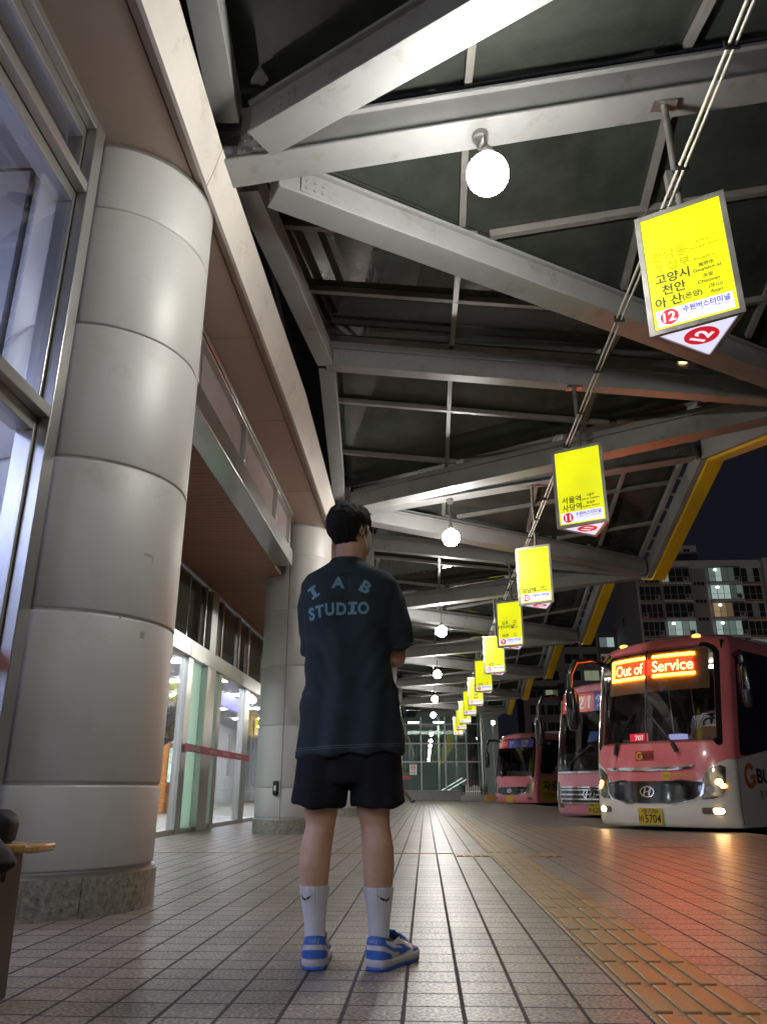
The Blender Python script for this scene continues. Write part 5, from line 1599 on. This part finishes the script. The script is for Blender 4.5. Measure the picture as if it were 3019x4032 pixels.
        mb.add([q0 - w, q0 + w, q1 + w * .7, q1 - w * .7, q2], [(0, 1, 2, 3), (3, 2, 4)])
    mb.build('hair_strands', hairm, T, fix=False, **W)

    # ------------------------------------------------ T-shirt
    tee = pbr('dark_teal_cotton', (.026, .0385, .0435), .85, 0, .14, 3, .25, 420, spec=.25)
    mb = MB()
    rings = [(1.492, -.311, 3.105, .070, .066), (1.478, -.311, 3.108, .092, .075), (1.46, -.310, 3.112, .130, .085), (1.438, -.306, 3.118, .178, .095), (1.40, -.302, 3.125, .205, .108), (1.34, -.300, 3.13, .205, .118),
             (1.25, -.303, 3.132, .188, .124), (1.15, -.305, 3.135, .172, .126), (1.04, -.301, 3.14, .176, .130), (.95, -.297, 3.14, .188, .134), (.86, -.293, 3.14, .199, .146), (.78, -.2935, 3.14, .2055, .152), (.722, -.2945, 3.14, .2085, .158), (.714, -.2945, 3.14, .2065, .156)]
    mb.loft([oval(cx, cy, z, hw, hd, 64, 2.35, .045 * max(0, (1.0 - z) / .28) if z < 1 else 0) for z, cx, cy, hw, hd in rings])
    mb.tube([(-.175, 3.125, 1.392), (-.140, 3.14, 1.31), (-.115, 3.16, 1.21), (-.100, 3.18, 1.140)], [.072, .076, .073, .072], 28, sx=1.0)
    mb.tube([(-.430, 3.125, 1.392), (-.452, 3.15, 1.31), (-.452, 3.20, 1.21), (-.450, 3.245, 1.142)], [.072, .073, .069, .068], 28, sx=1.0)
    me = fuse(mb, 'tshirt', .006, 7)
    NR = [v.normal.copy() for v in me.vertices]
    for v, nn in zip(me.vertices, NR):
        p = v.co
        w = max(0, min(1, (1.33 - p.z) / .4))
        fold = sin(p.x * 46 + 2.2 * sin(p.z * 5) + 1.3 * noise.noise(Vector((p.x * 6, p.y * 3, p.z * 2.2)))) * .0075 * w
        diag = noise.noise(Vector((p.x * 9 + p.z * 7, p.y * 7, p.z * 9 - p.x * 5))) * .011 * (.35 + w) * min(1, max(.3, (p.z - .70) / .2))
        blade = .007 * math.exp(-((p.x + .39) ** 2 + (p.z - 1.30) ** 2) / .006) + .007 * math.exp(-((p.x + .215) ** 2 + (p.z - 1.30) ** 2) / .006) - .006 * math.exp(-((p.x + .303) ** 2) / .0012) * (1 if 1.0 < p.z < 1.42 else 0)
        d = fold + diag + (blade if nn.y < -.3 else 0)
        # drag lines below the arms
        for sx, ang in ((-.14, 1), (-.46, -1)):
            q = (p.x - sx) * ang + (1.17 - p.z) * .55
            if abs(p.x - sx) < .16 and .95 < p.z < 1.2: d += sin(q * 95) * .004 * (1 - abs(p.x - sx) / .16)
        v.co = p + nn * d
    me.update()
    sh = link('tshirt', me, tee, T, world=True)
    bvh = BVHTree.FromPolygons([v.co.copy() for v in me.vertices], [tuple(p.vertices) for p in me.polygons])
    def back(u, v, d=.0025):
        hit = bvh.ray_cast(Vector((u, 2.4, v)), Vector((0, 1, 0)))
        y = hit[0].y if hit[0] else 3.02
        return Vector((u, y - d, v))
    # collar and stitched hems
    mb = MB()
    rr = []
    for z, k in ((1.474, 1.0), (1.490, .985), (1.500, .90), (1.494, .86)): rr.append(oval(-.311, 3.104, z, .0775 * k, .0735 * k, 40, 2.2))
    for ri in rr:
        for q in ri: q.z -= max(0, (q.y - 3.104)) * .45
    mb.loft(rr, caps=False); mb.build('collar', tee, sh, fix=False, **W)
    st = pbr('pale_stitching', (.12, .16, .17), .8)
    mb = MB()
    for dz in (.018, .026):
        pts = []
        for i in range(61):
            x = -.497 + (.497 - .093) * i / 60
            pts.append(back(x, .722 + dz + .045 * 1.0 * (x + .2945), .001))
        mb.tube(pts, .0011, 5)
    mb.build('hem_stitching', st, sh, **W)
    mb = MB()
    for c, dr, r in (((-.100, 3.18, 1.157), (.013, .02, -.07), .0735), ((-.450, 3.242, 1.157), (0, .045, -.07), .0695)):
        d = Vector(dr).normalized(); a = d.orthogonal().normalized(); b_ = d.cross(a)
        mb.tube([Vector(c) + (a * cos(2 * pi * i / 40) + b_ * sin(2 * pi * i / 40)) * (r + .001) for i in range(41)], .0011, 5, caps=False)
    mb.build('cuff_stitching', st, sh, **W)
    # lettering on the back
    pr = pbr('faded_blue_print', (.15, .30, .36), .8, 0, .16, 30)
    def glyph(mb, s, cx, cz, size, ang, sx=1.0, slab=False):
        ca, sa = cos(ang), sin(ang)
        if slab:                                   # capital I with slab serifs
            h, w, t = size * .5, size * .36, size * .15
            polys = [[(-w, h), (w, h), (w, h - t * 1.35), (-w, h - t * 1.35)], [(-w, -h + t * 1.35), (w, -h + t * 1.35), (w, -h), (-w, -h)], [(-t, h - t * 1.35), (t, h - t * 1.35), (t, -h + t * 1.35), (-t, -h + t * 1.35)]]
            vs = []; fs = []
            for pl in polys:
                n = 4; (x0, y0), (x1, y1) = pl[0], pl[2]; o = len(vs)
                for j in range(n + 1):
                    for i in range(n + 1): vs.append((x0 + (x1 - x0) * i / n, y0 + (y1 - y0) * j / n))
                fs += [(o + j * (n + 1) + i, o + j * (n + 1) + i + 1, o + (j + 1) * (n + 1) + i + 1, o + (j + 1) * (n + 1) + i) for j in range(n) for i in range(n)]
        else:
            vs, fs = text2d(s, size * 1.36, .040, 3)
            b2 = bmesh.new(); bv = [b2.verts.new((x, y, 0)) for x, y in vs]
            for f in fs:
                try: b2.faces.new([bv[i] for i in f])
                except ValueError: pass
            for _ in range(3):
                lg = [e for e in b2.edges if e.calc_length() > .012]
                if lg: bmesh.ops.subdivide_edges(b2, edges=lg, cuts=1); bmesh.ops.triangulate(b2, faces=[f for f in b2.faces if len(f.verts) > 4])
            b2.verts.index_update(); vs = [(v.co.x, v.co.y) for v in b2.verts]; fs = [tuple(v.index for v in f.verts) for f in b2.faces]; b2.free()
        mb.add([back(cx + (x * sx) * ca - y * sa, cz + (x * sx) * sa + y * ca) for x, y in vs], fs)
    for s_, cx, cz, size, an, sx, slab in (('I', -.4405, 1.347, .052, .52, 1, True), ('A', -.339, 1.382, .048, -.03, 1.05, False), ('B', -.2265, 1.361, .050, -.50, 1.1, False),
            ('S', -.446, 1.258, .049, .16, .86, False), ('T', -.412, 1.265, .049, .11, .86, False), ('U', -.370, 1.270, .049, .05, .84, False), ('D', -.323, 1.272, .049, 0, .84, False), ('I', -.279, 1.274, .050, -.03, 1, True), ('O', -.235, 1.274, .049, -.08, .84, False)):
        mb = MB(); glyph(mb, s_, cx, cz, size, an, sx, slab)
        mb.build('back_letter', pr, sh, smooth=False, fix=False, **W)

    # ------------------------------------------------ shorts
    nav = pbr('black_navy_twill', (.0085, .0090, .0110), .8, 0, .12, 4, .2, 380, spec=.25)
    mb = MB()
    mb.loft([oval(-.295, 3.13, z, hw, hd, 56, 2.4) for z, hw, hd in ((.92, .16, .10), (.85, .172, .105), (.74, .192, .118), (.66, .205, .128), (.615, .204, .125))])
    for cx, cx2, hw2 in ((-.397, -.4085, .1025), (-.190, -.1795, .1065)):
        s = -1 if cx < -.3 else 1
        mb.loft([oval(cx, 3.13, .72, .098, .125, 40, 2.3), oval(cx, 3.128, .64, .102, .125, 40, 2.3), oval((cx + cx2) / 2, 3.122, .58, .1035, .122, 40, 2.3), oval(cx2, 3.118, .532, hw2, .120, 40, 2.3, .0), oval(cx2, 3.118, .526, hw2 - .003, .117, 40, 2.3)])
    me = fuse(mb, 'shorts', .006, 5)
    NR = [v.normal.copy() for v in me.vertices]
    for v, nn in zip(me.vertices, NR):
        p = v.co; w = max(0, min(1, (.72 - p.z) / .15))
        v.co = p + nn * (sin(p.x * 60 + 3 * p.z + 2 * noise.noise(p * 7)) * .0035 * w + noise.noise(Vector((p.x * 12, p.y * 9, p.z * 7))) * .006)
        leg = -.4085 if p.x < -.296 else -.1795
        if p.z < .60: v.co.z += .018 * min(1, abs(p.x - leg) / .1) ** 2 * (1 if (p.x < leg) == (leg < -.3) else .3) * min(1, (.60 - p.z) / .06)
    me.update()
    shm = link('shorts', me, nav, T, world=True)

    # ------------------------------------------------ socks
    sockm = pbr('white_ribbed_cotton', (.70, .69, .70), .85, 0, .05, 20, .15, 400)
    for lx, pts in ((0, [(-.4125, 3.098, .263, .0545), (-.4123, 3.098, .255, .0545), (-.411, 3.099, .20, .0445), (-.4075, 3.096, .15, .0385), (-.4045, 3.092, .116, .0362), (-.404, 3.088, .085, .0355), (-.404, 3.085, .06, .033)]),
                    (1, [(-.1775, 3.098, .260, .0550), (-.1777, 3.098, .252, .0550), (-.177, 3.099, .197, .0455), (-.1765, 3.096, .15, .0390), (-.176, 3.092, .116, .0368), (-.176, 3.088, .085, .0355), (-.176, 3.085, .06, .033)])):
        mb = MB(); rings = []
        def at(t):
            i = min(int(t), len(pts) - 2); f = t - i
            return [pts[i][k] * (1 - f) + pts[i + 1][k] * f for k in range(4)]
        N = 120
        for j in range(49):
            x, y, z, r = at((len(pts) - 1) * j / 48)
            rings.append([Vector((x + (r + .0010 * (1 if k % 4 < 2 else -1) * (z > .07)) * cos(2 * pi * k / N), y + (r * 1.06 + .0010 * (1 if k % 4 < 2 else -1)) * sin(2 * pi * k / N), z + (.0012 * sin(k * 3.1 + j)) * .3)) for k in range(N)])
        mb.loft(rings); so = mb.build('sock', sockm, T, angle=80, **W)
        # curved tick mark
        cx, cz = (-.449, .228) if lx == 0 else (-.143, .226)
        sb = BVHTree.FromPolygons([Vector(v.co) for v in so.data.vertices], [tuple(p.vertices) for p in so.data.polygons])
        tick = [(-.020, .004), (-.013, -.0035), (-.005, -.004), (.008, .001), (.022, .007), (.006, -.006), (-.008, -.0105), (-.017, -.008)]
        mir = 1 if lx == 0 else -1
        dirv = Vector((.42, .9, 0)).normalized() if lx == 0 else Vector((-.40, .9, 0)).normalized()
        wx = Vector((dirv.y, -dirv.x, 0))
        cen = Vector((-.412 if lx == 0 else -.1775, 3.1, cz))
        vs = []
        top = [(-.024, .008), (-.016, -.001), (-.006, -.003), (.008, .002), (.028, .012)]; bot = [(-.024, .008), (-.021, -.008), (-.009, -.012), (.008, -.006), (.028, .012)]
        def onsock(u, v):
            o = cen - dirv * .3 + wx * (u * mir) + UP * v
            h = sb.ray_cast(o, dirv)
            return (h[0] if h[0] else cen) - dirv * .0015
        tt = [onsock(*q) for q in top] + [onsock(*q) for q in bot]
        mk_ = MB().add(tt, [(i, i + 1, 6 + i, 5 + i) for i in range(4)])
        mk_.build('tick_mark', M['blackprint'], so, fix=False, **W)

    # ------------------------------------------------ sneakers
    blue = pbr('blue_leather', (.055, .16, .54), .42, 0, .06, 20, .06, 300)
    white = pbr('white_leather', (.66, .65, .66), .45, 0, .05, 20, .05, 300)
    mids = pbr('offwhite_midsole', (.60, .57, .58), .55, 0, .06, 15)
    lin = pbr('blue_lining', (.06, .16, .42), .8)
    def shoe(name_loc, yaw):
        cx, cy = name_loc; a = radians(yaw)
        fx, fy = -sin(a), cos(a); rx, ry = cos(a), sin(a)
        Lh = .292
        def wpt(l, w, z): return Vector((cx + fx * l + rx * w, cy + fy * l + ry * w, z))
        # plan outline: l from heel 0 to toe Lh, half widths
        ls = [0, .006, .02, .05, .09, .13, .17, .21, .245, .27, .285, .292]
        hw = [.008, .030, .041, .0465, .046, .0465, .0525, .0565, .052, .041, .024, .005]
        n = 44
        def outline(k, z, dl=0.0):
            out = []
            for i in range(n):
                t = 2 * pi * i / n
                l = Lh * (.5 - .5 * cos(t)); s = 1 if sin(t) >= 0 else -1
                w = interp(l, ls, hw) * s
                out.append((l, w))
            return [wpt(Lh / 2 + (l - Lh / 2) * (1 - k * .25), w * (1 - k), z) for l, w in out]
        def outl_raw(t):
            l = Lh * (.5 - .5 * cos(t)); s = 1 if sin(t) >= 0 else -1
            return l, interp(l, ls, hw) * s
        R = thing_part = None
        mb = MB(); mb.loft([outline(.05, .0015), outline(.0, .004), outline(.0, .012), outline(.03, .0135)])
        so = mb.build('sneaker', blue, T, angle=50, **W)
        mb = MB(); mb.loft([outline(.02, .0135), outline(-.015, .017), outline(-.02, .034), outline(.02, .0365), outline(.06, .0370)]); mb.build('midsole', mids, so, angle=50, **W)
        # upper: wall from sole to top line
        tops = [(0, .106), (.03, .094), (.07, .084), (.105, .094), (.14, .097), (.18, .083), (.22, .064), (.26, .055), (Lh, .044)]
        tl = [q[0] for q in tops]; tz = [q[1] for q in tops]
        def U(t, h):
            """t round the outline (0 heel, pi toe), h 0 sole .. 1 top"""
            l, w = outl_raw(t)
            zt = interp(l, tl, tz)
            z = .034 + (zt - .034) * h
            k = interp(h, [0, .3, .7, 1], [.06, .02, .08, .17]) if l < .15 else interp(h, [0, .3, .7, 1], [.06, .10, .40, .96])
            if .12 < l < .19:
                f = (l - .12) / .07
                k = interp(h, [0, .3, .7, 1], [.06, .02, .08, .17]) * (1 - f) + interp(h, [0, .3, .7, 1], [.06, .10, .40, .96]) * f
            lk = interp(h, [0, 1], [0, .10]) if l > .2 else interp(h, [0, .5, 1], [0, .0, .035])
            return wpt(Lh / 2 + (l - Lh / 2) * (1 - lk), w * (1 - k), z)
        mb = MB(); N = 72; H = 12
        mb.add([U(2 * pi * i / N, j / H) for j in range(H + 1) for i in range(N)], [(j * N + i, j * N + (i + 1) % N, (j + 1) * N + (i + 1) % N, (j + 1) * N + i) for j in range(H) for i in range(N)])
        up = mb.build('upper', white, so, angle=60, **W)
        # lining inside the collar and tongue with laces
        mb = MB(); mb.loft([[wpt(.056 + .046 * cos(2 * pi * i / 30), .036 * sin(2 * pi * i / 30) * kk, z + .012 * cos(2 * pi * i / 30) * -1) for i in range(30)] for z, kk in ((.096, 1.02), (.09, .95), (.05, .9))], caps=False)
        mb.build('collar_lining', lin, so, fix=False, **W)
        mb = MB(); mb.loft([[wpt(l, -w, z), wpt(l, w, z), wpt(l, w, z - .006), wpt(l, -w, z - .006)] for l, w, z in ((.20, .02, .070), (.16, .023, .090), (.125, .026, .108), (.112, .026, .118))])
        mb.build('tongue', blue, so, bevel=.003, **W)
        mb = MB()
        for j in range(5):
            l = .125 + j * .021; z = interp(l, tl, tz) + .007 - j * .0012
            mb.tube([wpt(l - .004, -.03 + j * .001, z - .004), wpt(l, 0, z + .004), wpt(l + .004, .03 - j * .001, z - .004)], .0032, 7)
        mb.tube([wpt(.12, .0, .104), wpt(.115, .022, .112), wpt(.125, .036, .100), wpt(.14, .035, .085)], .0026, 6); mb.tube([wpt(.12, .0, .104), wpt(.115, -.022, .112), wpt(.125, -.036, .100)], .0026, 6)
        mb.build('laces', blue, so, **W)
        # blue overlays laid on the upper
        def over(poly, d=.002, res=None):
            ts = [q[0] for q in poly]
            m = MB(); patch(m, [(q[0], q[1]) for q in poly], 0, 0, lambda t, h, dd: off(t, h, d), .05); return m
        def off(t, h, d):
            p = U(t, h); e = .02
            nn = (U(t + e, h) - U(t - e, h)).cross(U(t, min(1, h + e)) - U(t, max(0, h - e)))
            nn = nn.normalized() if nn.length > 1e-9 else UP
            c = wpt(.12, 0, p.z)
            if nn.dot(p - c) < 0: nn = -nn
            return p + nn * d
        heel = MB()
        patch(heel, [(-.95, .05), (.95, .05), (.80, .34), (.45, .44), (-.45, .44), (-.80, .34)], 0, 0, lambda t, h, dd: off(t, h, .0022), .06)     # heel counter
        patch(heel, [(-.62, .66), (.62, .66), (.55, 1.0), (-.55, 1.0)], 0, 0, lambda t, h, dd: off(t, h, .0022), .06)                                 # heel tab
        for s in (-1, 1):
            pl = [(s * .60, .64), (s * .62, .84), (s * 1.25, .50), (s * 1.55, .30), (s * 1.50, .12), (s * 1.2, .30), (s * .9, .46)]
            patch(heel, pl, 0, 0, lambda t, h, dd: off(t, h, .0018), .05)
            pl = [(s * 1.9, .05), (s * 2.05, .5), (s * 2.3, .72), (s * 2.5, .45), (s * 2.62, .05)]
            patch(heel, pl, 0, 0, lambda t, h, dd: off(t, h, .0018), .05)
            pl = [(s * 1.25, .14), (s * 1.5, .10), (s * 1.85, .30), (s * 1.62, .50), (s * 1.05, .80), (s * 1.45, .46)]
            patch(heel, pl, 0, 0, lambda t, h, dd: off(t, h, .0026), .05)
        patch(heel, [(2.66, .04), (3.62, .04), (3.45, .42), (2.83, .42)], 0, 0, lambda t, h, dd: off(t, h, .0020), .06)
        heel.build('blue_overlays', blue, up, fix=False, **W)
        mb = MB(); put_text(mb, 'NIKE', lambda u, v: wpt(interp(abs(u), hw[:4], ls[:4]) * .977 + .0034 - .0052, u * .90, .0925 + v), 0, 0, .0185, .016, shear=.25, fit=.044); mb.build('heel_word', pbr('pale_embroidery', (.30, .42, .62), .7), up, smooth=False, fix=False, **W)
    shoe((-.3985, 3.028), 4)
    shoe((-.1930, 3.030), -27)
build_man()
seated_person()

# ================================================================== BENCH AND BAGS BESIDE THE SHOPFRONT
def build_bench():
    b = thing('bench', 'bench with varnished golden slats and a dark metal end plate at the left edge', 'bench', (-1.6, 2.5, 0))
    W = dict(world=True)
    wood = pbr('varnished_gold_wood', (.46, .25, .07), .26, 0, .18, 6, .05, 80, streak=(1, 1, 8), coat=.5)
    mb = MB(); mb.box(-2.1, -1.232, 2.50, 2.63, .408, .434); mb.box(-2.1, -1.27, 2.34, 2.47, .334, .356)
    mb.build('seat', wood, b, bevel=.007, **W)
    MB().box(-1.231, -1.186, 2.50, 2.63, .408, .434).build('seat_end', wood, b, bevel=.009, **W)
    leg = pbr('greenish_grey_metal', (.085, .09, .07), .5, .5, .15, 6)
    MB().prism([(-1.275, 2.40, 0), (-1.275, 2.40, .333), (-1.275, 2.50, .333), (-1.275, 2.50, .407), (-1.275, 2.60, .407), (-1.275, 2.62, 0)], (-.07, 0, 0)).build('leg', leg, b, bevel=.006, **W)
    MB().box(-2.0, -1.95, 2.36, 2.6, 0, .333).build('leg', leg, b, bevel=.006, **W)
    cloth = pbr('black_nylon', (.010, .010, .010), .6, 0, .25, 9, .3, 160, spec=.3)
    g = thing('camera_bag', 'small boxy black bag standing on the golden bench slats', 'bag', (-1.45, 2.565, .434))
    mb = MB(); mb.loft([oval(-.01, .0, z, hw, hd, 40, 5) for z, hw, hd in ((.0, .145, .045), (.008, .155, .052), (.055, .160, .055), (.08, .15, .054), (.097, .125, .048), (.100, .09, .04))])
    mb.build('body', cloth, g)
    mb = MB(); mb.box(.09, .112, -.0575, -.050, .012, .085); mb.build('strap', pbr('brown_black_strap', (.035, .026, .02), .5), g)
    g = thing('backpack', 'slumped black backpack lying on the lower slat at the left edge', 'bag', (-1.4, 2.40, .357))
    mb = MB(); mb.loft([[Vector((-.5, -.09, z)), Vector((xr - .06, -.10, z)), Vector((xr, -.02, z + dz)), Vector((xr - .03, .06, z + dz)), Vector((-.5, .08, z))] for z, xr, dz in ((.0, .17, .0), (.016, .21, .01), (.035, .215, .0), (.07, .185, .0), (.10, .15, .0), (.112, .10, .0))])
    me = fuse(mb, 'body', .009, 4)
    NR = [v.normal.copy() for v in me.vertices]
    for v, nn in zip(me.vertices, NR): v.co += nn * noise.noise(v.co * 16) * .010
    link('body', me, cloth, g)
    mb = MB(); mb.tube([(-.1, -.10, .02), (.0, -.115, .06), (.09, -.09, .08), (.13, -.04, .085)], .008, 8, sx=1.6); mb.build('strap', cloth, g)
    g = thing('cap', 'round black cap lying on the small boxy bag at the left edge', 'cap', (-1.435, 2.57, .534))
    mb = MB(); mb.ball((0, 0, .028), (.065, .06, .032), 28, 16); me = fuse(mb, 'crown', .006, 3); link('crown', me, cloth, g)
    mb = MB(); mb.tube([(-.06, -.03, .012), (0, -.062, .012), (.055, -.035, .014)], .005, 8); mb.build('band', cloth, g)
build_bench()
build_far_end()
build_apartments()
build_hall_things()
